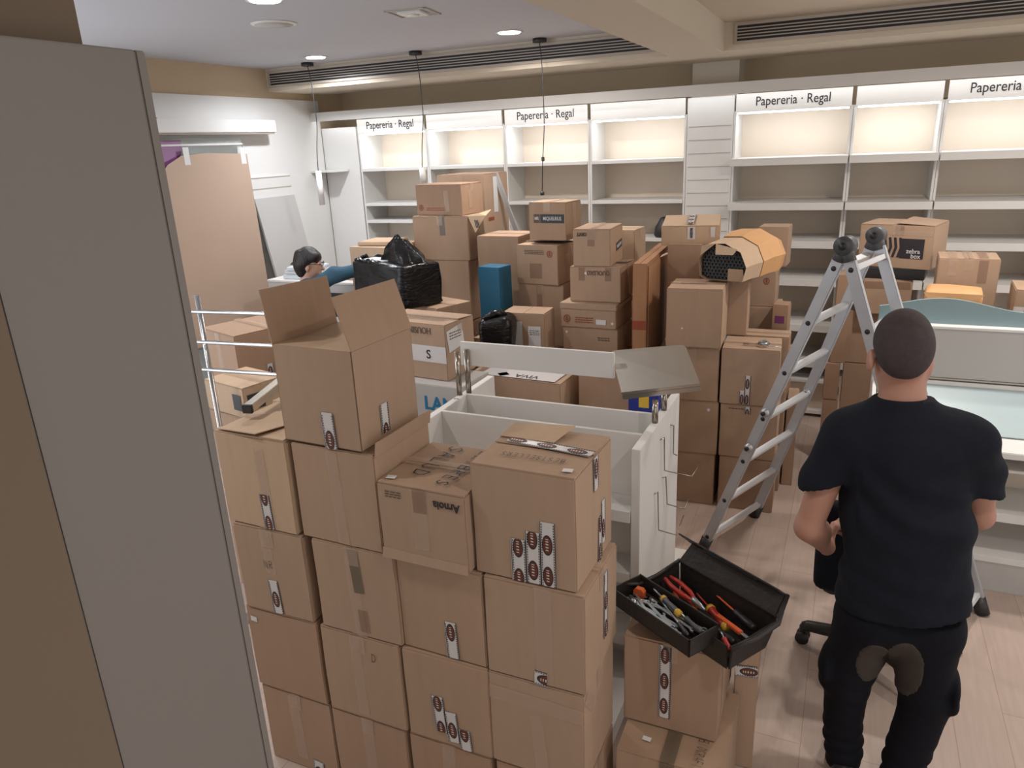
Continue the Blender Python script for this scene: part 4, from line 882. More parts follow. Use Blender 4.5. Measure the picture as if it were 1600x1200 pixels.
while z < .22:
    x = -.16 + (rr if row % 2 else 0)
    while x < .14:
        if inside(x, z) and not (x > .02 and z < .075):
            seg = 8; vs = []
            for k in range(seg):
                a_ = 2 * math.pi * k / seg
                for (r_, y_) in ((rr, .0), (rr * .72, -.001), (rr * .72, .019), (rr, .019)): vs.append((x + r_ * math.cos(a_), y_, z + r_ * math.sin(a_)))
            core.add(vs, [(4 * k + a1, 4 * k + a2, 4 * ((k + 1) % seg) + a2, 4 * ((k + 1) % seg) + a1) for k in range(seg) for a1, a2 in ((0, 1), (1, 2))], M['grey_plastic'])
        x += rr * 2.05
    z += rr * 1.8; row += 1
mb2.build('dark_core', hb); tag(core.build('honeycomb_tubes', hb), kind='stuff')
mb = MB(); mb.quad((.02, -.012, .0), (.125, -.012, .0), (.115, -.012, .075), (.02, -.012, .075), CARD[1], .004); mb.build('end_board', hb)
mb = MB(); mb.quad((-.06, -.03, .228), (.08, -.035, .20), (.06, -.05, .165), (-.05, -.055, .165), CARD[4], .003); mb.quad((-.06, -.035, .228), (-.16, -.03, .15), (-.15, -.04, .21), (-.10, -.035, .226), CARD[4], .003); mb.build('torn_edge', hb)

# orange parcel
def soft_box(name, w, d, h, m, seed, amp=.012, rnd_=.03, cuts=10, parent=None):
    bm = bmesh.new(); bmesh.ops.create_cube(bm, size=1); bmesh.ops.subdivide_edges(bm, edges=bm.edges[:], cuts=cuts, use_grid_fill=True)
    rn = random.Random(seed); P = [(Vector((rn.uniform(-1, 1), rn.uniform(-1, 1), rn.uniform(-1, 1))) * rn.uniform(8, 30), rn.uniform(0, 6)) for _ in range(7)]
    for v in bm.verts:
        p = v.co.copy() * 2; q = Vector((p.x * w / 2, p.y * d / 2, p.z * h / 2))
        inner = Vector((max(-w / 2 + rnd_, min(w / 2 - rnd_, q.x)), max(-d / 2 + rnd_, min(d / 2 - rnd_, q.y)), max(-h / 2 + rnd_, min(h / 2 - rnd_, q.z))))
        dd = q - inner
        if dd.length > 1e-6: q = inner + dd.normalized() * min(dd.length, rnd_)
        nn = (q - inner).normalized() if (q - inner).length > 1e-6 else Vector((0, 0, 1))
        q += nn * amp * sum(math.sin(q.dot(k) + ph) for k, ph in P) / 3.5 * (0.15 if q.z < -h / 2 + .02 else 1)
        v.co = q + Vector((0, 0, h / 2))
    me = bpy.data.meshes.new(name); bm.to_mesh(me); bm.free(); me.materials.append(m)
    for p in me.polygons: p.use_smooth = True
    o = bpy.data.objects.new(name, me); COL.objects.link(o)
    if parent: o.parent = parent
    return o
op = thing('orange_parcel', 'orange kraft paper parcel with folded ends behind the teal panel', 'parcel', (.59, 5.0, 1.10), -6)
soft_box('wrapped_body', .30, .26, .33, M['orange'], 5, .006, .02, 8, op)
mb = MB(); mb.quad((-.155, -.137, .325), (.155, -.137, .325), (.10, -.143, .265), (-.12, -.143, .285), M['orange'], .002); mb.build('folded_end', op)

# black bags
bg_ = thing('black_plastic_bag', 'big shiny black plastic bag wrapped tightly round a box, knotted peak on top', 'bag', (-2.95, 4.45, 1.30), -20)
soft_box('bag_body', .60, .36, .305, M['bag'], 11, .010, .025, 22, bg_)
pk = MB(); rn = random.Random(4); nn_ = 26; prof = [(.19, .0), (.165, .05), (.12, .10), (.075, .145), (.035, .175), (.012, .195)]
vs = []
for i, (r, z) in enumerate(prof):
    for k in range(nn_):
        a_ = 2 * math.pi * k / nn_; rr_ = r * (1 + .16 * math.sin(5 * a_ + i * .7) + .10 * math.sin(11 * a_ + i))
        vs.append((.10 + rr_ * math.cos(a_) * 1.0 - z * .45, .02 + rr_ * math.sin(a_) * .7, .285 + z + .008 * math.sin(9 * a_ + 2 * i)))
pk.add(vs, [(i * nn_ + k, i * nn_ + (k + 1) % nn_, (i + 1) * nn_ + (k + 1) % nn_, (i + 1) * nn_ + k) for i in range(len(prof) - 1) for k in range(nn_)] + [tuple(range((len(prof) - 1) * nn_, len(prof) * nn_))], M['bag'], True)
pk.build('gathered_top', bg_)
ru = MB(); pts = []
for k in range(20):
    a_ = k / 19; pts.append((-.28 + .34 * a_, -.10 + .16 * math.sin(a_ * 3.1) + .01 * math.sin(k * 2.1), .315 + .012 * math.sin(k * 1.7)))
ru.tube(pts, [.014 + .006 * math.sin(k * 2.3) for k in range(20)], M['bag'], 8)
pts = [(-.27 + .30 * k / 15, -.155 + .008 * math.sin(k * 2), .305 + .01 * math.sin(k * 2.6)) for k in range(16)]
ru.tube(pts, [.015 + .005 * math.sin(k * 1.9) for k in range(16)], M['bag'], 8).build('ruffled_edge', bg_)
MB().box(-.21, .03, -.13, -.02, .296, .318, M['paper']).build('torn_opening', bg_, bevel=.004)
carton('floor carton under the big black bag', (-2.56, 4.32), 0, .52, .32, .43, -20, 1); carton('second carton under the big black bag', (-2.56, 4.32), .432, .52, .32, .43, -20, 2); carton('third carton under the big black bag', (-2.56, 4.32), .864, .52, .32, .432, -20, 1)
b2 = thing('black_plastic_bag', 'small crumpled black plastic bag at the foot of the blue box', 'bag', (-2.12, 4.35, .90), 12)
soft_box('bag_body', .22, .22, .36, M['bag'], 23, .014, .05, 14, b2)
MB().tube([(-.07, -.08, .36), (0, -.03, .39), (.06, .0, .37), (.02, .05, .40)], [.02, .025, .02, .01], M['bag'], 8).build('gathered_top', b2)
carton('floor carton under the small black bag', (-1.97, 4.26), 0, .30, .18, .448, 0, 1); carton('carton directly under the small black bag', (-1.97, 4.26), .45, .30, .18, .446, 0, 1)

# ------------------------------------------------------------------ ladder
ld = thing('folding_ladder', 'grey aluminium folding ladder standing open with black hinge heads', 'ladder', (0, 3.9, 0))
off = Vector((0, 3.9, 0))
Ab = Vector((-.64, 3.974, .0)) - off; At = Vector((-.015, 3.695, 1.85)) - off
Bb = Vector((-.407, 4.489, .0)) - off; Bt = Vector((.1225, 4.252, 1.83)) - off
E2 = Vector((.625, -.279, 0))
Cb = Vector((.62, 3.44, 0)) - off; Db = Vector((.78, 3.82, 0)) - off
Cb.z = 0; Db.z = 0
side = (Bb - Ab).normalized()
def rail_(p, q, name='rail', w=.056, t_=.026):
    d = (q - p).normalized(); n1 = side; n2 = d.cross(n1).normalized()
    mb = MB(); vs = []
    for P in (p, q):
        for a_, b_ in ((-1, -1), (1, -1), (1, 1), (-1, 1)): vs.append(P + n2 * a_ * w / 2 + n1 * b_ * t_ / 2)
    mb.add(vs, [(0, 1, 2, 3), (7, 6, 5, 4), (0, 4, 5, 1), (1, 5, 6, 2), (2, 6, 7, 3), (3, 7, 4, 0)], M['alu'])
    o = mb.build(name, ld, bevel=.003, fix=True)
    # rung plugs and rivets
    return n2
tops = []
for (b_, t_) in ((Ab, At), (Bb, Bt), (Cb, At), (Db, Bt)):
    d = (t_ - b_).normalized()
    s0 = b_ + d * .05; s1 = t_ - d * .06 + (d * .0)
    n2 = rail_(s0, s1)
    MB().tube([b_ + d * .0, b_ + d * .085], .034, M['black_plastic'], 12).build('foot', ld)
def rungs(b1, t1, b2, t2, skip=()):
    for k in range(0, 7):
        f = (k + .36) / 6.75
        p = b1.lerp(t1, f); q = b2.lerp(t2, f)
        d = (t1 - b1).normalized(); n2 = d.cross(side).normalized()
        mb = MB(); vs = []
        for P in (p, q):
            for a_, c_ in ((-1, -1), (1, -1), (1, 1), (-1, 1)): vs.append(P + n2 * a_ * .0175 + d * c_ * .012)
        mb.add(vs, [(0, 1, 2, 3), (7, 6, 5, 4), (0, 4, 5, 1), (1, 5, 6, 2), (2, 6, 7, 3), (3, 7, 4, 0)], M['alu_light']); mb.build('rung', ld, bevel=.002, fix=True)
        pl = MB()
        for P, s in ((p, -1), (q, 1)):
            pl.tube([P - side * .0145, P + side * .0145], .0125, M['black_plastic'], 10)
        pl.build('rung_plug', ld)
rungs(Ab, At, Bb, Bt); rungs(Cb, At, Db, Bt)
for T in (At, Bt):
    MB().tube([T - side * .03, T + side * .03], .044, M['grey_plastic'], 22).tube([T - side * .036, T + side * .036], .018, M['black_plastic'], 16).build('hinge_head', ld)
    dA = (Ab - At).normalized(); dC = (Cb - At).normalized()
    for dd in (dA, dC):
        MB().tube([T + dd * .01, T + dd * .075], .030, M['grey_plastic'], 14).build('hinge_arm', ld)
for f, (b_, t_) in ((.52, (Ab, At)), (.50, (Bb, Bt)), (.40, (Ab, At))):
    P = b_.lerp(t_, f); n1 = side
    MB().tube([P - side * .035, P + side * .03], .022, M['alu'], 12).tube([P - side * .045, P - side * .03], .012, M['black_plastic'], 10).build('joint_lock', ld)

# ------------------------------------------------------------------ teal topped display unit (right)
du = thing('stepped_display_unit', 'white stepped display unit with a wavy teal top panel in front of the man', 'display stand', (1.0, 4.06, 0))
u0, u1 = -.81, .75
def B_(x0, x1, y0, y1, z0, z1, m, name, bev=.002): return MB().box(x0, x1, y0, y1, z0, z1, m).build(name, du, bevel=bev)
for x in (u0, u1 - .02): B_(x, x + .02, 0, .60, 0, .76, M['white'], 'side_panel')
B_(u0 + .02, u1 - .02, .0, .02, 0.0, .17, M['panel_grey'], 'plinth')
B_(u0 + .02, u1 - .02, -.005, .42, .17, .205, M['white'], 'bottom_shelf')
B_(u0 + .02, u1 - .02, .04, .42, .40, .425, M['white'], 'shelf'); B_(u0 + .02, u1 - .02, .02, .04, .395, .445, M['white'], 'shelf_lip')
B_(u0 + .02, u1 - .02, .10, .42, .64, .655, M['white_warm'], 'shelf')
B_(u0 + .02, u1 - .02, .42, .435, .02, .76, M['shelf_back'], 'back_panel')
B_(u0, u1, -.008, .62, .755, .79, M['white'], 'worktop', .004)
mb = MB(); mb.quad((u0 + .03, .20, .793), (u1 - .03, .20, .793), (u1 - .03, .50, .955), (u0 + .03, .50, .955), M['glass_pale'], .008); mb.build('sloped_glass', du)
for x in (u0 + .005, u1 - .03):
    mb = MB(); mb.add([(x, .20, .79), (x, .52, .79), (x, .52, .97), (x + .02, .20, .79), (x + .02, .52, .79), (x + .02, .52, .97)], [(0, 1, 2), (5, 4, 3), (0, 2, 5, 3), (1, 4, 5, 2), (0, 3, 4, 1)], M['white']); mb.build('side_cheek', du)
B_(u0, u1, .50, .62, .79, .985, M['white'], 'riser_base')
B_(u0 + .01, u1 - .01, .495, .51, .995, 1.003, M['vent'], 'shadow_line', 0)
B_(u0, u1, .50, .56, 1.005, 1.285, M['panel_grey'], 'riser_panel'); B_(u0, u1, .49, .60, 1.285, 1.300, M['white'], 'riser_ledge')
B_(u0 + .03, u1 - .03, .56, .62, .98, 1.285, M['white'], 'riser_back')
def wz(x): 
    xx = x - .51
    return 1.411 + .031 * math.cos(2 * math.pi * xx / .82)
pl = [(u0, 1.30)] + [(u1, 1.30)]
N_ = 60
for k in range(N_ + 1):
    x = u1 + (u0 - u1) * k / N_; pl.append((x, wz(x + 1.0)))
Mw = Matrix(((1, 0, 0, 0), (0, 0, -1, .575), (0, 1, 0, 0), (0, 0, 0, 1)))
MB().prism(pl, .02, M['glass_teal'], Mw).build('wave_panel', du)

# ------------------------------------------------------------------ office chair
oc = thing('office_chair', 'black office chair on castors being held by the man in black', 'chair', (.24, 3.24, 0), 0)
def star(k): a_ = math.radians(172 + 72 * k); return Vector((math.cos(a_), math.sin(a_), 0)) * .28
hubz = .115
MB().lathe([(.045, .07), (.05, .09), (.045, .14), (.03, .16)], M['black_plastic']).build('hub', oc)
for k in range(5):
    v_ = star(k)
    leg = MB().tube([Vector((0, 0, hubz)), v_ * .55 + Vector((0, 0, .105)), v_ * .93 + Vector((0, 0, .095)), v_ + Vector((0, 0, .085))], [.034, .031, .027, .024], M['black_plastic'], 10).build('leg', oc)
    cs = MB()
    for s in (-1, 1):
        ax = v_.normalized().cross(Vector((0, 0, 1))); c_ = v_ + Vector((0, 0, .031)) + ax * s * .017
        cs.tube([c_ - ax * .010, c_ + ax * .010], .031, M['black_plastic'], 18)
    cs.tube([v_ + Vector((0, 0, .05)), v_ + Vector((0, 0, .09))], .018, M['black_plastic'], 10)
    cs.build('castor', leg)
MB().tube([(0, 0, .15), (0, 0, .30), (0, 0, .42)], [.025, .025, .018], M['black_plastic'], 14).build('gas_column', oc)
soft = soft_box('seat', .44, .40, .09, M['black_plastic'], 31, .003, .04, 10, oc); soft.location = (0, -.0, .42)
bk = soft_box('backrest', .46, .08, .42, M['shirt'], 32, .003, .039, 14, oc); bk.location = (-.025, -.35, .56); bk.rotation_euler = (math.radians(6), 0, 0)
MB().tube([(0, -.10, .44), (0, -.27, .45), (0, -.33, .53), (0, -.345, .66)], .02, M['black_plastic'], 10).build('back_bar', oc)

# ------------------------------------------------------------------ figures: smooth implicit bodies
def _seg(p, a, b, ra, rb, sc=None):
    a = np.array(a, float); b = np.array(b, float)
    if sc is not None:
        s = np.array(sc, float); p = p / s; a = a / s; b = b / s
    ab = b - a; t = np.clip(((p - a) @ ab) / max(ab @ ab, 1e-9), 0, 1)
    q = a + t[..., None] * ab
    dd = np.linalg.norm(p - q, axis=-1) - (ra + (rb - ra) * t)
    return dd * (min(sc) if sc is not None else 1.0)
def _ell(p, c, r, R3=None):
    q = p - np.array(c, float)
    if R3 is not None: q = q @ R3
    r = np.array(r, float); k0 = np.linalg.norm(q / r, axis=-1); k1 = np.linalg.norm(q / (r * r), axis=-1)
    return k0 * (k0 - 1.0) / np.maximum(k1, 1e-6)
def _smin(a, b, k):
    h = np.clip(.5 + .5 * (b - a) / k, 0, 1); return b + (a - b) * h - k * h * (1 - h)
def rotm(ax, deg): return np.array(Matrix.Rotation(math.radians(deg), 3, ax))
def implicit(name, prims, vox, mats, parent=None, cuts=(), subs=(), noise=None, facemat=None, pad=.03, origin=(0, 0, 0), mask=None):
    """prims: ('s', a, b, ra, rb, scale|None, k) or ('e', c, r, R|None, k); union with smooth min"""
    los = []; his = []
    for q in prims:
        if q[0] == 'f': los.append(np.array(q[1], float)); his.append(np.array(q[2], float)); continue
        if q[0] == 's':
            a, b = np.array(q[1], float), np.array(q[2], float); r = max(q[3], q[4]) * (max(q[5]) if q[5] else 1)
            los.append(np.minimum(a, b) - r); his.append(np.maximum(a, b) + r)
        else:
            c = np.array(q[1], float); r = max(q[2]); los.append(c - r); his.append(c + r)
    lo = np.min(los, 0) - pad; hi = np.max(his, 0) + pad
    n = np.ceil((hi - lo) / vox).astype(int) + 1
    ax = [lo[i] + vox * np.arange(n[i]) for i in range(3)]
    F = np.full(tuple(n), 1e3)
    for q, l_, h_ in zip(prims, los, his):
        k = q[6] if q[0] == 's' else q[4]; mg = max(.06, 2.5 * k)
        i0 = [max(0, int((l_[i] - mg - lo[i]) / vox)) for i in range(3)]; i1 = [min(n[i], int((h_[i] + mg - lo[i]) / vox) + 2) for i in range(3)]
        G = np.stack(np.meshgrid(*[ax[i][i0[i]:i1[i]] for i in range(3)], indexing='ij'), -1)
        dd = q[3](G) if q[0] == 'f' else (_seg(G, q[1], q[2], q[3], q[4], q[5]) if q[0] == 's' else _ell(G, q[1], q[2], q[3]))
        sl = tuple(slice(i0[i], i1[i]) for i in range(3))
        F[sl] = _smin(F[sl], dd, k)
    G = np.stack(np.meshgrid(*ax, indexing='ij'), -1)
    if noise is not None: F = F + noise(G)
    if mask is not None: F = np.maximum(F, mask(G))
    for (pn, pd) in cuts:      # keep side where pn.x < pd
        F = np.maximum(F, G @ np.array(pn, float) - pd)
    for q in subs:
        dd = _seg(G, q[1], q[2], q[3], q[4], q[5]) if q[0] == 's' else _ell(G, q[1], q[2], q[3])
        F = np.maximum(F, -dd)
    # surface nets
    S = F < 0
    c8 = [S[i:S.shape[0] - 1 + i, j:S.shape[1] - 1 + j, k:S.shape[2] - 1 + k] for i in (0, 1) for j in (0, 1) for k in (0, 1)]
    cnt = sum(c.astype(np.int8) for c in c8); act = (cnt > 0) & (cnt < 8)
    idx = -np.ones(act.shape, int); ii = np.argwhere(act); idx[act] = np.arange(len(ii))
    acc = np.zeros((len(ii), 3)); num = np.zeros(len(ii))
    cor = [(i, j, k) for i in (0, 1) for j in (0, 1) for k in (0, 1)]
    for a_ in range(8):
        for b_ in range(a_ + 1, 8):
            if sum(abs(x - y) for x, y in zip(cor[a_], cor[b_])) != 1: continue
            fa = F[ii[:, 0] + cor[a_][0], ii[:, 1] + cor[a_][1], ii[:, 2] + cor[a_][2]]; fb = F[ii[:, 0] + cor[b_][0], ii[:, 1] + cor[b_][1], ii[:, 2] + cor[b_][2]]
            m_ = (fa < 0) != (fb < 0); t = np.where(m_, fa / np.where(m_, fa - fb, 1), 0)
            pt_ = np.array(cor[a_]) + t[:, None] * (np.array(cor[b_]) - np.array(cor[a_]))
            acc[m_] += pt_[m_]; num[m_] += 1
    V = lo + vox * (ii + acc / num[:, None])
    faces = []
    for d in range(3):
        e1, e2 = (d + 1) % 3, (d + 2) % 3
        sh = [slice(None)] * 3; sh[d] = slice(0, -1); sh2 = [slice(None)] * 3; sh2[d] = slice(1, None)
        ch = S[tuple(sh)] != S[tuple(sh2)]
        q = np.argwhere(ch); ok = (q[:, e1] > 0) & (q[:, e2] > 0) & (q[:, e1] < S.shape[e1] - 1) & (q[:, e2] < S.shape[e2] - 1); q = q[ok]
        def at(o1, o2):
            p = q.copy(); p[:, e1] += o1; p[:, e2] += o2; return idx[p[:, 0], p[:, 1], p[:, 2]]
        A_, B2, C_, D_ = at(-1, -1), at(0, -1), at(0, 0), at(-1, 0)
        inside_ = S[q[:, 0], q[:, 1], q[:, 2]]
        f1 = np.stack([A_, B2, C_, D_], 1); f1[~inside_] = f1[~inside_][:, ::-1]; faces.append(f1)
    Fc = np.concatenate(faces)
    V = V - np.array(origin, float)
    me = bpy.data.meshes.new(name); me.from_pydata(V.tolist(), [], Fc.tolist())
    for mm in mats: me.materials.append(mm)
    me.polygons.foreach_set('use_smooth', np.ones(len(me.polygons), bool))
    if facemat is not None:
        cen = V[Fc].mean(1) + np.array(origin, float); me.polygons.foreach_set('material_index', facemat(cen).astype(np.int32))
    me.update()
    o = bpy.data.objects.new(name, me); COL.objects.link(o)
    if parent is not None: o.parent = parent
    return o
def fold(fs, seed):
    rn = np.random.RandomState(seed); ks = rn.uniform(-1, 1, (6, 3)) * np.array([fs, fs, fs * .7]); ph = rn.uniform(0, 6, 6)
    def f(G): return sum(np.sin(G @ k + p) for k, p in zip(ks, ph))
    return f

# man in black, back to the camera, both hands on the chair back
man = thing('person', 'person with cropped hair in black t-shirt and trousers, back turned, by the ladder', 'person', (.26, 2.5, 0))
O = (.26, 2.5, 0)
Rh = rotm('X', -14) @ rotm('Z', 12)
HC = np.array((.176, 2.515, 1.695))
def hp(x, y, z): return tuple(HC + Rh @ np.array((x, y, z)))
shL, elL, wrL = (.035, 2.50, 1.40), (-.042, 2.47, 1.045), (.025, 2.68, .865)
shR, elR, wrR = (.415, 2.52, 1.42), (.47, 2.60, 1.12), (.42, 2.83, .985)
P = [
 ('e', hp(0, -.012, .022), (.079, .098, .098), Rh, .02), ('e', hp(0, .03, -.045), (.062, .078, .085), Rh, .03), ('e', hp(0, -.05, -.01), (.072, .060, .085), Rh, .03),
 ('s', hp(0, .10, -.015), hp(0, .118, -.04), .010, .014, None, .015), ('s', hp(-.03, .098, -.085), hp(.03, .098, -.085), .012, .012, None, .012), ('e', hp(0, .085, -.115), (.03, .022, .02), Rh, .02),
 ('s', hp(-.03, .083, .012), hp(-.03, .083, .012), .016, .016, None, .006), ('s', hp(.03, .083, .012), hp(.03, .083, .012), .016, .016, None, .006),
 ('e', hp(-.084, .0, -.045), (.012, .024, .036), Rh, .006), ('e', hp(.084, .0, -.045), (.012, .024, .036), Rh, .006),
 ('s', (.190, 2.515, 1.62), (.203, 2.50, 1.45), .065, .070, None, .03),
 ('s', (.10, 2.5, 1.42), (.34, 2.5, 1.43), .075, .075, None, .06),
 ('s', (.22, 2.5, 1.36), (.245, 2.5, 1.05), .115, .115, (1.25, .9, 1), .06), ('s', (.245, 2.5, 1.05), (.26, 2.5, .80), .115, .125, (1.3, .95, 1), .06),
 ('s', shL, elL, .060, .044, None, .03), ('s', elL, wrL, .045, .030, None, .02), ('s', (-.03, 2.51, 1.03), (-.01, 2.58, .985), .049, .043, None, .03),
 ('s', shR, elR, .060, .046, None, .03), ('s', elR, wrR, .045, .030, None, .02),
 ('s', (.165, 2.5, .80), (.128, 2.49, .48), .085, .060, None, .04), ('s', (.128, 2.49, .48), (.150, 2.52, .09), .056, .038, None, .02),
 ('s', (.345, 2.5, .80), (.375, 2.49, .48), .085, .060, None, .04), ('s', (.375, 2.49, .48), (.335, 2.44, .09), .056, .038, None, .02),
]
def hand(w, d, up, side_, curl=1.0):
    """palm and five fingers; w wrist, d direction, up = back of hand, side_ = towards the thumb"""
    w, d, up, s = [np.array(q, float) for q in (w, d, up, side_)]
    d /= np.linalg.norm(d); up /= np.linalg.norm(up); s /= np.linalg.norm(s); out = []
    for k in (-.5, 0, .5): out.append(('s', tuple(w + s * k * .04), tuple(w + d * .085 + s * k * .062), .018, .0145, None, .012))
    for k, L in zip((-1.5, -.5, .5, 1.5), (.058, .070, .078, .072)):
        b0 = w + d * .088 + s * k * .0205; p1 = b0 + (d * .85 - up * .5 * curl) * L * .45; p2 = p1 + (d * .25 - up * 1.0 * curl) * L * .34; p3 = p2 + (-d * .45 - up * .8 * curl) * L * .28
        out += [('s', tuple(b0), tuple(p1), .0098, .0092, None, .003), ('s', tuple(p1), tuple(p2), .0092, .0086, None, .003), ('s', tuple(p2), tuple(p3), .0086, .0078, None, .003)]
    t0 = w + d * .025 + s * .030; t1 = t0 + s * .028 + d * .028 - up * .008; t2 = t1 + s * .006 + d * .028 - up * .018
    out += [('s', tuple(t0), tuple(t1), .0135, .011, None, .008), ('s', tuple(t1), tuple(t2), .011, .009, None, .003)]
    return out
P += hand(wrL, (.02, .12, .05), (-.9, -.1, .25), (.15, -.3, .9), .9)
P += hand(wrR, (-.03, .10, -.02), (.5, 0, .8), (-.8, 0, .5), .9)
implicit('body', P, .0065, [M['skin']], man, origin=O)
# hair: cropped cap over skull and nape
HR = [('e', hp(0, -.012, .022), (.0825, .1015, .1015), Rh, .02), ('e', hp(0, -.05, -.01), (.0755, .0635, .088), Rh, .03)]
nF = Rh @ np.array((0, .85, -.52)); nF = nF / np.linalg.norm(nF)
cF = float(nF @ np.array(hp(0, .068, .035)))
nN = Rh @ np.array((0, .25, -1.0)); nN /= np.linalg.norm(nN)
implicit('cropped_hair', HR, .006, [M['buzz']], man, cuts=[(tuple(nF), cF), (tuple(nN), float(nN @ np.array(hp(0, -.07, -.098))))], subs=[('e', hp(-.09, .012, -.05), (.030, .032, .052), Rh), ('e', hp(.09, .012, -.05), (.030, .032, .052), Rh)], origin=O)
# t-shirt
TS = [('s', (.09, 2.50, 1.395), (.345, 2.50, 1.405), .098, .098, (1, .95, 1), .07), ('s', (.15, 2.495, 1.46), (.26, 2.495, 1.465), .058, .058, None, .07), ('s', (.195, 2.51, 1.58), (.207, 2.50, 1.42), .078, .098, None, .04),
      ('s', (.215, 2.5, 1.33), (.245, 2.49, 1.12), .148, .142, (1.33, .92, 1), .06), ('s', (.245, 2.49, 1.12), (.280, 2.49, .80), .145, .158, (1.33, .95, 1), .06),
      ('s', (.05, 2.50, 1.39), (-.012, 2.475, 1.23), .083, .076, None, .05), ('s', (-.012, 2.475, 1.23), (-.03, 2.46, 1.10), .076, .076, None, .02),
      ('s', (.40, 2.50, 1.405), (.435, 2.55, 1.28), .083, .075, None, .05), ('s', (.435, 2.55, 1.28), (.462, 2.58, 1.16), .075, .074, None, .02)]
f1 = fold(17, 3); f2 = fold(42, 5)
def wr(G):
    w = np.sin((G[..., 0] * .75 + G[..., 2]) * 48 + 2.5 * np.sin(G[..., 0] * 9) ) * .0065 * np.exp(-((G[..., 2] - 1.22) / .12) ** 2) * (G[..., 0] > .1)
    w = w + np.sin(G[..., 2] * 60 + G[..., 0] * 14) * .003 * np.exp(-((G[..., 2] - .90) / .10) ** 2)
    return .0028 * f1(G) + .0012 * f2(G) + w
hem = np.array((.17, .0, -1.0)); hem /= np.linalg.norm(hem); slv = np.array((-.25, -.1, -1.0)); slv /= np.linalg.norm(slv)
def man_shirt_cut(G): return wr(G)
shirt_cuts = [(tuple(hem), float(hem @ np.array((.27, 2.5, .800)))), ((-.06, .10, 1.0), -.06 * .20 + .10 * 2.5 + 1.538)]
def sleeve_noise(G):
    # sleeve ends: everything outboard of the trunk below the sleeve hem is removed
    x, z = G[..., 0], G[..., 2]
    zl = 1.185 - (x - .0) * .55; zr = 1.235 + (x - .45) * .5
    cutL = np.where(x < .052, zl - z, -1.0); cutR = np.where(x > .452 , zr - z, -1.0)
    return wr(G) + 0 * x
def shirt_build():
    nL = np.array((.30, .0, -1.0)); nL /= np.linalg.norm(nL); dL = float(nL @ np.array((-.02, 2.47, 1.205)))
    nR = np.array((-.15, .0, -1.0)); nR /= np.linalg.norm(nR); dR = float(nR @ np.array((.45, 2.56, 1.235)))
    def sl(qa, qb, n_, d_):
        return lambda G: np.maximum(_smin(_seg(G, *qa[1:6]), _seg(G, *qb[1:6]), .03), G @ n_ - d_)
    pr = TS[:5] + [('f', (-.16, 2.32, 1.10), (.18, 2.66, 1.52), sl(TS[5], TS[6], nL, dL), .022), ('f', (.30, 2.34, 1.12), (.60, 2.72, 1.52), sl(TS[7], TS[8], nR, dR), .022)]
    implicit('t_shirt', pr, .0072, [M['shirt']], man, cuts=shirt_cuts, noise=wr, origin=O)
shirt_build()
# trousers
TR = [('s', (.20, 2.5, .74), (.345, 2.5, .745), .128, .128, (1, 1.0, 1), .05), ('s', (.172, 2.50, .70), (.128, 2.49, .45), .108, .080, (1, 1.05, 1), .03), ('s', (.128, 2.49, .45), (.150, 2.52, .07), .078, .063, None, .03),
      ('s', (.365, 2.50, .70), (.385, 2.49, .45), .108, .082, (1, 1.05, 1), .03), ('s', (.385, 2.49, .45), (.338, 2.45, .07), .080, .066, None, .03), ('e', (.06, 2.48, .50), (.022, .07, .08), None, .02), ('e', (.465, 2.48, .50), (.022, .07, .08), None, .02)]
g1 = fold(30, 11)
def wt(G):
    z = G[..., 2]
    return .0016 * g1(G) + np.sin(z * 95 + 5 * G[..., 0]) * .0045 * np.exp(-((z - .16) / .10) ** 2) + np.sin(z * 70 + 9 * G[..., 0]) * .003 * np.exp(-((z - .46) / .06) ** 2)
TRC = [((0, -.08, 1.0), -.08 * 2.5 + .800), ((0, 0, -1.0), -.035)]
implicit('trousers', TR, .0075, [M['trousers']], man, cuts=TRC, noise=wt, origin=O)
for (px_, pz_, ra_, rb_) in ((.206, .60, .058, .10), (.292, .600, .066, .130)):
    implicit('thigh_patch', TR[:5], .0072, [M['patch']], man, cuts=[((0, 1, 0), 2.50)], noise=lambda G: wt(G) - .003, mask=lambda G: (np.sqrt(((G[..., 0] - px_) / ra_) ** 2 + ((G[..., 2] - pz_) / rb_) ** 2) - 1) * ra_, origin=O)
for (x, y, r) in ((.150, 2.56, 4), (.338, 2.49, -10)):
    c_, s_ = math.cos(math.radians(90 + r)), math.sin(math.radians(90 + r))
    implicit('shoe', [('s', (x - c_ * .09, y - s_ * .09, .045), (x + c_ * .02, y + s_ * .02, .05), .042, .044, (1, 1, 1.0), .02), ('s', (x, y, .04), (x + c_ * .12, y + s_ * .12, .034), .044, .036, (1, 1, .95), .03)], .007, [M['black_plastic']], man, cuts=[((0, 0, -1), -.004)], origin=O)

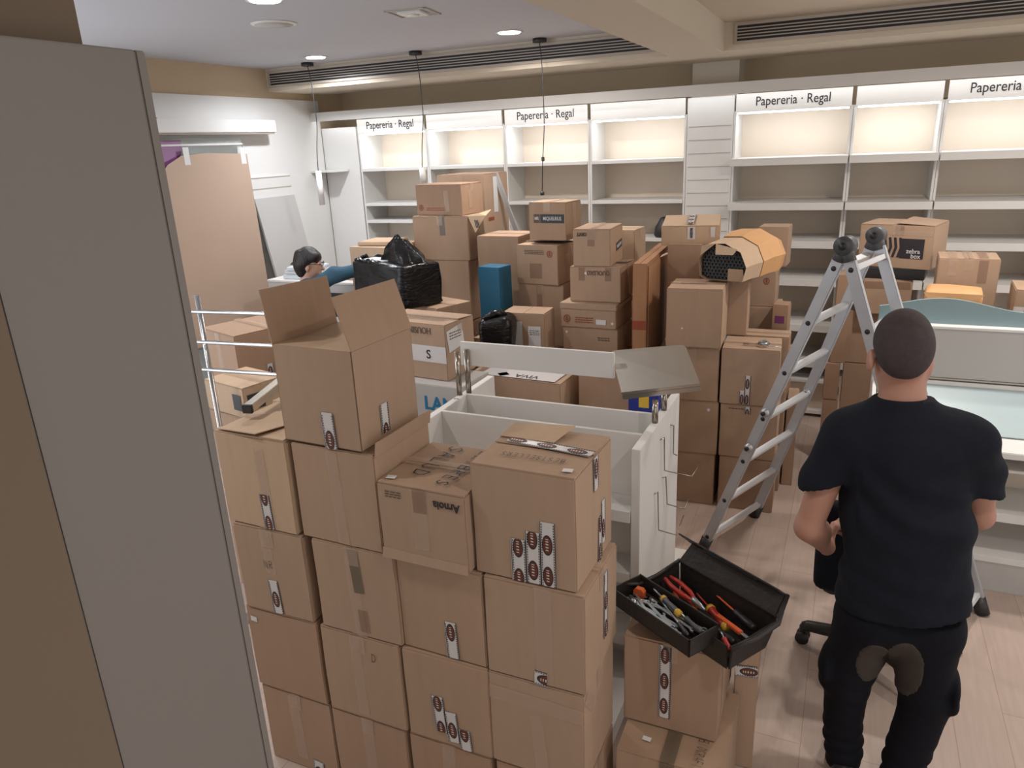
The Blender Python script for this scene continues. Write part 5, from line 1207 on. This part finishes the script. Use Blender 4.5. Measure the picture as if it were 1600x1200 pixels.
# seated-height person with glasses at the back, reaching to the right
WO = (-3.93, 4.62, 0)
wm = thing('person', 'person with dark hair and glasses in a blue top reaching right at the back', 'person', WO)
WC = np.array((-3.90, 4.66, 1.530)); Rw = rotm('Z', -62) @ rotm('X', -10)
def wp(x, y, z): return tuple(WC + Rw @ np.array((x, y, z)))
PW = [('e', wp(0, -.010, .02), (.073, .092, .09), Rw, .02), ('e', wp(0, .028, -.042), (.056, .070, .078), Rw, .03), ('s', wp(0, .095, -.01), wp(0, .112, -.035), .008, .012, None, .012), ('s', wp(-.022, .088, -.072), wp(.022, .088, -.072), .010, .010, None, .01),
      ('e', wp(.076, .0, -.028), (.009, .019, .030), Rw, .006), ('e', wp(-.076, .0, -.028), (.009, .019, .030), Rw, .006), ('s', wp(.028, .078, .008), wp(.028, .078, .008), .014, .014, None, .006), ('s', wp(-.028, .078, .008), wp(-.028, .078, .008), .014, .014, None, .006),
      ('s', (-3.91, 4.64, 1.46), (-3.94, 4.62, 1.32), .045, .060, None, .03), ('s', (-4.0, 4.55, 1.28), (-3.86, 4.68, 1.28), .06, .06, None, .05), ('s', (-3.94, 4.62, 1.25), (-3.94, 4.64, .90), .10, .12, (1.15, 1, 1), .05),
      ('s', (-3.87, 4.56, 1.34), (-3.66, 4.66, 1.445), .048, .038, None, .03), ('s', (-3.66, 4.66, 1.445), (-3.46, 4.80, 1.47), .038, .028, None, .02),
      ('s', (-3.96, 4.72, 1.28), (-3.84, 4.90, 1.10), .048, .038, None, .03), ('s', (-3.84, 4.90, 1.10), (-3.66, 4.95, 1.12), .038, .028, None, .02),
      ('s', (-4.0, 4.63, .88), (-4.0, 4.64, .48), .085, .055, None, .03), ('s', (-4.0, 4.64, .48), (-4.0, 4.60, .08), .052, .036, None, .02), ('s', (-3.87, 4.66, .88), (-3.87, 4.68, .48), .085, .055, None, .03), ('s', (-3.87, 4.68, .48), (-3.87, 4.64, .08), .052, .036, None, .02)]
PW += hand((-3.46, 4.80, 1.47), (.8, .5, .15), (0, -.2, 1), (-.5, .8, 0), .5) + hand((-3.66, 4.95, 1.12), (1, .1, 0), (0, -.2, 1), (0, 1, 0), .5)
implicit('body', PW, .0075, [M['skin2']], wm, origin=WO)
nf = Rw @ np.array((0, 1, -.25)); nf /= np.linalg.norm(nf)
implicit('short_hair', [('e', wp(0, -.018, .028), (.088, .104, .100), Rw, .02), ('e', wp(0, -.05, -.03), (.082, .070, .095), Rw, .03), ('s', wp(-.045, .05, .062), wp(.05, .055, .060), .034, .034, None, .03)], .007, [M['hair']], wm,
         cuts=[(tuple(nf), float(nf @ np.array(wp(0, .082, .02)))), ((0, 0, -1), -1.425)], subs=[('e', wp(.075, .055, -.05), (.05, .055, .075), Rw), ('e', wp(-.075, .055, -.05), (.05, .055, .075), Rw), ('e', wp(0, .10, -.04), (.075, .06, .078), Rw)], noise=lambda G: .0022 * fold(70, 8)(G), origin=WO)
gl = MB()
for s in (-1, 1):
    c_ = [wp(s * .033 + .024 * math.cos(k * math.pi / 6), .103, .006 + .018 * math.sin(k * math.pi / 6)) for k in range(13)]
    gl.tube([Vector(q) - Vector(WO) for q in c_], .0022, M['black_plastic'], 6)
    gl.tube([Vector(wp(s * .057, .101, .010)) - Vector(WO), Vector(wp(s * .080, .06, .006)) - Vector(WO), Vector(wp(s * .082, -.005, .0)) - Vector(WO)], .0024, M['black_plastic'], 6)
gl.tube([Vector(wp(-.010, .107, .010)) - Vector(WO), Vector(wp(.010, .107, .010)) - Vector(WO)], .002, M['black_plastic'], 6)
gl.build('glasses', wm)
implicit('blue_top', [('s', (-4.01, 4.54, 1.27), (-3.86, 4.68, 1.27), .080, .080, None, .06), ('s', (-3.94, 4.62, 1.24), (-3.94, 4.64, .84), .125, .135, (1.15, 1, 1), .05), ('s', (-3.92, 4.63, 1.37), (-3.94, 4.62, 1.33), .062, .075, None, .04),
      ('s', (-3.88, 4.56, 1.33), (-3.66, 4.66, 1.445), .074, .055, None, .05), ('s', (-3.66, 4.66, 1.445), (-3.47, 4.79, 1.468), .060, .048, None, .03), ('s', (-3.97, 4.71, 1.27), (-3.84, 4.90, 1.10), .068, .056, None, .04), ('s', (-3.84, 4.90, 1.10), (-3.69, 4.94, 1.12), .054, .045, None, .02)], .009, [M['denim']], wm, cuts=[((.35, 0, 1), 1.415 - .35 * 3.92 + .0), ] if False else [((-.8, 0, 1), 3.12 + 1.425)], noise=lambda G: .0022 * fold(40, 9)(G), origin=WO)
implicit('trousers', [('s', (-4.0, 4.63, .84), (-3.88, 4.65, .84), .115, .115, None, .05), ('s', (-4.0, 4.63, .80), (-4.0, 4.64, .48), .10, .07, None, .03), ('s', (-4.0, 4.64, .48), (-4.0, 4.60, .06), .068, .058, None, .02), ('s', (-3.87, 4.66, .80), (-3.87, 4.68, .48), .10, .07, None, .03), ('s', (-3.87, 4.68, .48), (-3.87, 4.64, .06), .068, .058, None, .02)], .010, [M['trousers']], wm, cuts=[((0, 0, 1), .90), ((0, 0, -1), -.03)], origin=WO)
for x, y in ((-4.0, 4.60), (-3.87, 4.64)):
    implicit('shoe', [('s', (x - .03, y - .03, .04), (x + .11, y + .04, .034), .040, .034, None, .02)], .009, [M['black_plastic']], wm, cuts=[((0, 0, -1), -.004)], origin=WO)

# ------------------------------------------------------------------ tool case and tools
TA = math.radians(-32); TO = Vector((-.655, 2.165, .7225))
tc = thing('tool_case', 'open worn black leather tool case full of tools on the near right carton stack', 'tool case', TO, -32)
def tq(a, b, c, d, th=.006): mb = MB(); mb.quad(a, b, c, d, M['leather'], th); return mb
# main body: u 0.02-0.42, v 0.09-0.30, z 0-0.12
mb = MB(); L_ = M['leather']
mb.quad((.04, .12, .002), (.42, .12, .002), (.42, .30, .002), (.04, .30, .002), L_, .006)
mb.quad((.04, .12, .0), (.42, .12, .0), (.43, .105, .10), (.02, .105, .10), L_, .006)
mb.quad((.42, .12, .0), (.42, .30, .0), (.445, .32, .115), (.445, .10, .105), L_, .007)
mb.quad((.04, .30, .0), (.04, .12, .0), (.015, .11, .105), (.015, .32, .115), L_, .007)
mb.quad((.42, .30, .0), (.04, .30, .0), (.015, .32, .125), (.445, .32, .125), L_, .007)
mb.build('case_body', tc, bevel=.002)
mb = MB(); mb.quad((.015, .32, .12), (.445, .32, .12), (.44, .375, .180), (.03, .375, .185), L_, .010); mb.build('lid', tc, bevel=.003)
mb = MB(); mb.quad((.03, .375, .182), (.44, .375, .180), (.43, .345, .208), (-.02, .345, .218), L_, .006); mb.quad((.10, .365, .192), (.34, .365, .190), (.34, .352, .204), (.10, .352, .206), M['black_plastic'], .012); mb.build('lid_flap', tc, bevel=.002)
mb = MB().tube([(.445, .10, .10), (.475, .18, .12), (.48, .28, .135), (.455, .33, .15), (.44, .375, .18)], .009, L_, 8)
mb.build('rim_piping', tc)
MB().tube([(-.0, .06, .12), (.015, .11, .105), (.02, .20, .11), (.015, .32, .125)], .008, L_, 8).build('rim_piping', tc)
# tray: u 0-.37, v 0-.135, raised
mb = MB()
z0 = .062; z1 = .125
mb.box(.0, .365, .0, .135, z0, z0 + .006, L_); mb.box(0, .365, 0, .007, z0, z1, L_); mb.box(0, .365, .128, .135, z0, z1 + .008, L_); mb.box(0, .007, 0, .135, z0, z1 + .006, L_); mb.box(.358, .365, 0, .135, z0, z1, L_)
mb.build('tray', tc, bevel=.0015)
for u in (.03, .33): MB().tube([(u, .13, .07), (u + .03, .15, .04), (u + .05, .15, .015)], .005, M['tool_steel'], 8).build('hinge_arm', tc)
def put(o, u, v, z, ang, tilt=0, label='', cat='tool', group=None):
    c_, s_ = math.cos(TA), math.sin(TA)
    o.location = (TO.x + u * c_ - v * s_, TO.y + u * s_ + v * c_, TO.z + z)
    o.rotation_euler = (0, math.radians(-tilt), TA + math.radians(ang)); tag(o, label, cat, group)
def spanner(L, label, u, v, z, ang, tilt=0, group='steel spanners in the tray'):
    mb = MB(); mb.box(-L / 2, L / 2, -.005, .005, -.0025, .0025, M['tool_steel'])
    for s in (-1, 1):
        pts = []; 
        for k in range(11):
            a_ = math.radians(35 + k * 29); pts.append((s * (L / 2 + .006) + s * -.011 * math.cos(a_) * -1, .011 * math.sin(a_)))
        n_ = len(pts); inner = [(s * (L / 2 + .006) + (x - s * (L / 2 + .006)) * .5, y * .5) for x, y in pts]
        vs = [(x, y, -.003) for x, y in pts] + [(x, y, .003) for x, y in pts] + [(x, y, -.003) for x, y in inner] + [(x, y, .003) for x, y in inner]
        fs = []
        for k in range(n_ - 1):
            fs += [(k, k + 1, n_ + k + 1, n_ + k), (n_ + k, n_ + k + 1, 3 * n_ + k + 1, 3 * n_ + k), (2 * n_ + k, 2 * n_ + k + 1, k + 1, k), (3 * n_ + k, 3 * n_ + k + 1, 2 * n_ + k + 1, 2 * n_ + k)]
        fs += [(0, n_, 3 * n_, 2 * n_), (n_ - 1, 3 * n_ - 1, 4 * n_ - 1, 2 * n_ - 1)]
        mb.add(vs, fs, M['tool_steel'])
    put(mb.build('spanner', fix=True), u, v, z, ang, tilt, label, 'spanner', group)
rn = random.Random(12)
for k, (u, v, z, an, tl, L) in enumerate(((.15, .035, .088, -8, 4, .20), (.17, .05, .092, 4, 3, .18), (.20, .045, .098, -14, 2, .19), (.12, .07, .094, 12, 5, .16), (.22, .075, .102, -4, 3, .18), (.26, .035, .10, -18, 3, .14), (.10, .045, .10, -28, 8, .13), (.25, .095, .098, 6, 2, .15), (.18, .025, .105, -3, 5, .17))):
    spanner(L, 'steel spanner heaped with others in the tray of the tool case', u, v, z, an, tl)
def driver(Lb, Lh, rh, mh, mb_, label, u, v, z, ang, tilt=0, tipm=None, cap=None):
    t = thing('screwdriver', label, 'screwdriver')
    Mx_ = Matrix.Rotation(math.radians(90), 4, 'Y')
    MB().lathe([(rh * .55, 0), (rh * .95, .006), (rh, Lh * .3), (rh * .8, Lh * .75), (rh * 1.05, Lh * .92), (rh * .6, Lh)], mh, 14, Mx_).build('handle', t)
    MB().lathe([(.0035, Lh - .002), (.0035, Lh + Lb * .9), (.0018, Lh + Lb)], mb_, 10, Mx_).build('blade', t)
    if cap is not None:
        MB().lathe([(rh * 1.12, -.002), (rh * 1.14, .014), (rh * .9, .02)], cap, 14, Mx_).lathe([(rh * .98, Lh * .93), (rh * 1.15, Lh * .95), (rh * 1.1, Lh + .006)], cap, 14, Mx_).build('band', t)
    put(t, u, v, z, ang, tilt, label, 'screwdriver')
driver(.07, .10, .011, M['grey_plastic'], M['tool_steel'], 'dark screwdriver with yellow bands lying across the tray', .24, .085, .118, 166, -2, None, M['yel_p'])
driver(.09, .085, .009, M['grey_plastic'], M['tool_steel'], 'small dark screwdriver at the right end of the tray', .345, .075, .112, 170, 2)
driver(.16, .075, .008, M['black_plastic'], M['tool_steel'], 'long thin steel screwdriver across the middle of the tray', .33, .03, .112, 158, -3)
driver(.11, .12, .015, M['red'], M['red'], 'thick red screwdriver with yellow bands in the main compartment', .345, .20, .075, 158, -4, None, M['yel_p'])
driver(.12, .11, .014, M['black_plastic'], M['orange_p'], 'dark handled screwdriver with a red shaft at the back of the case', .41, .255, .085, 164, -3)
driver(.04, .08, .014, M['black_plastic'], M['tool_steel'], 'stubby dark screwdriver at the right front of the case', .40, .175, .06, 175, 0)
driver(.03, .05, .010, M['red'], M['tool_steel'], 'short red handled screwdriver in the right front corner of the case', .41, .135, .06, 150, 6)
def pliers(m, label, u, v, z, ang, tilt=0, L=.15):
    t = thing('pliers', label, 'pliers')
    for s in (-1, 1):
        MB().tube([(0, s * .004, 0), (L * .3, s * .018, .0), (L * .7, s * .020, .0), (L, s * .012, 0)], [.006, .0085, .009, .007], m, 10).build('handle', t)
    MB().tube([(-.055, 0, 0), (-.03, 0, 0), (.0, 0, 0), (.012, 0, 0)], [.004, .009, .012, .009], M['tool_steel'], 10).build('jaws', t)
    put(t, u, v, z, ang, tilt, label, 'pliers')
pliers(M['red'], 'red handled pliers lying at the left of the main compartment', .20, .20, .10, 172, 3)
pliers(M['orange_p'], 'orange red pliers below the red ones in the main compartment', .24, .165, .075, 160, 2, .14)
t = thing('utility_knife', 'orange utility knife at the right of the main compartment', 'knife')
MB().box(0, .12, -.009, .009, -.006, .006, M['orange_p']).build('handle', t, bevel=.002); MB().box(.12, .15, -.006, .006, -.001, .001, M['tool_steel']).build('blade', t)
put(t, .29, .215, .085, -10, 4, 'orange utility knife at the right of the main compartment', 'knife')
t = thing('tape_measure', 'small orange red tape measure in the left end of the tray', 'tape measure')
MB().prism([(-.02, 0), (.02, 0), (.02, .022), (.012, .032), (-.012, .032), (-.02, .022)], .02, M['orange_p'], Matrix.Rotation(math.radians(90), 4, 'X')).build('case', t); MB().box(.02, .028, -.012, -.004, 0, .003, M['tool_steel']).build('hook', t)
put(t, .045, .095, .085, 20, 0, 'small orange red tape measure in the left end of the tray', 'tape measure')
for k, (u, v, an) in enumerate(((.06, .045, -20), (.085, .07, 30), (.105, .10, -10), (.075, .02, 15))):
    o = MB().tube([(-.018, 0, 0), (.018, 0, 0)], [.009 + .001 * k, .010], M['tool_steel'], 12).build('socket'); put(o, u, v, .086, an, 0, 'chromed socket loose in the left half of the tray', 'socket', 'chromed sockets in the tray')
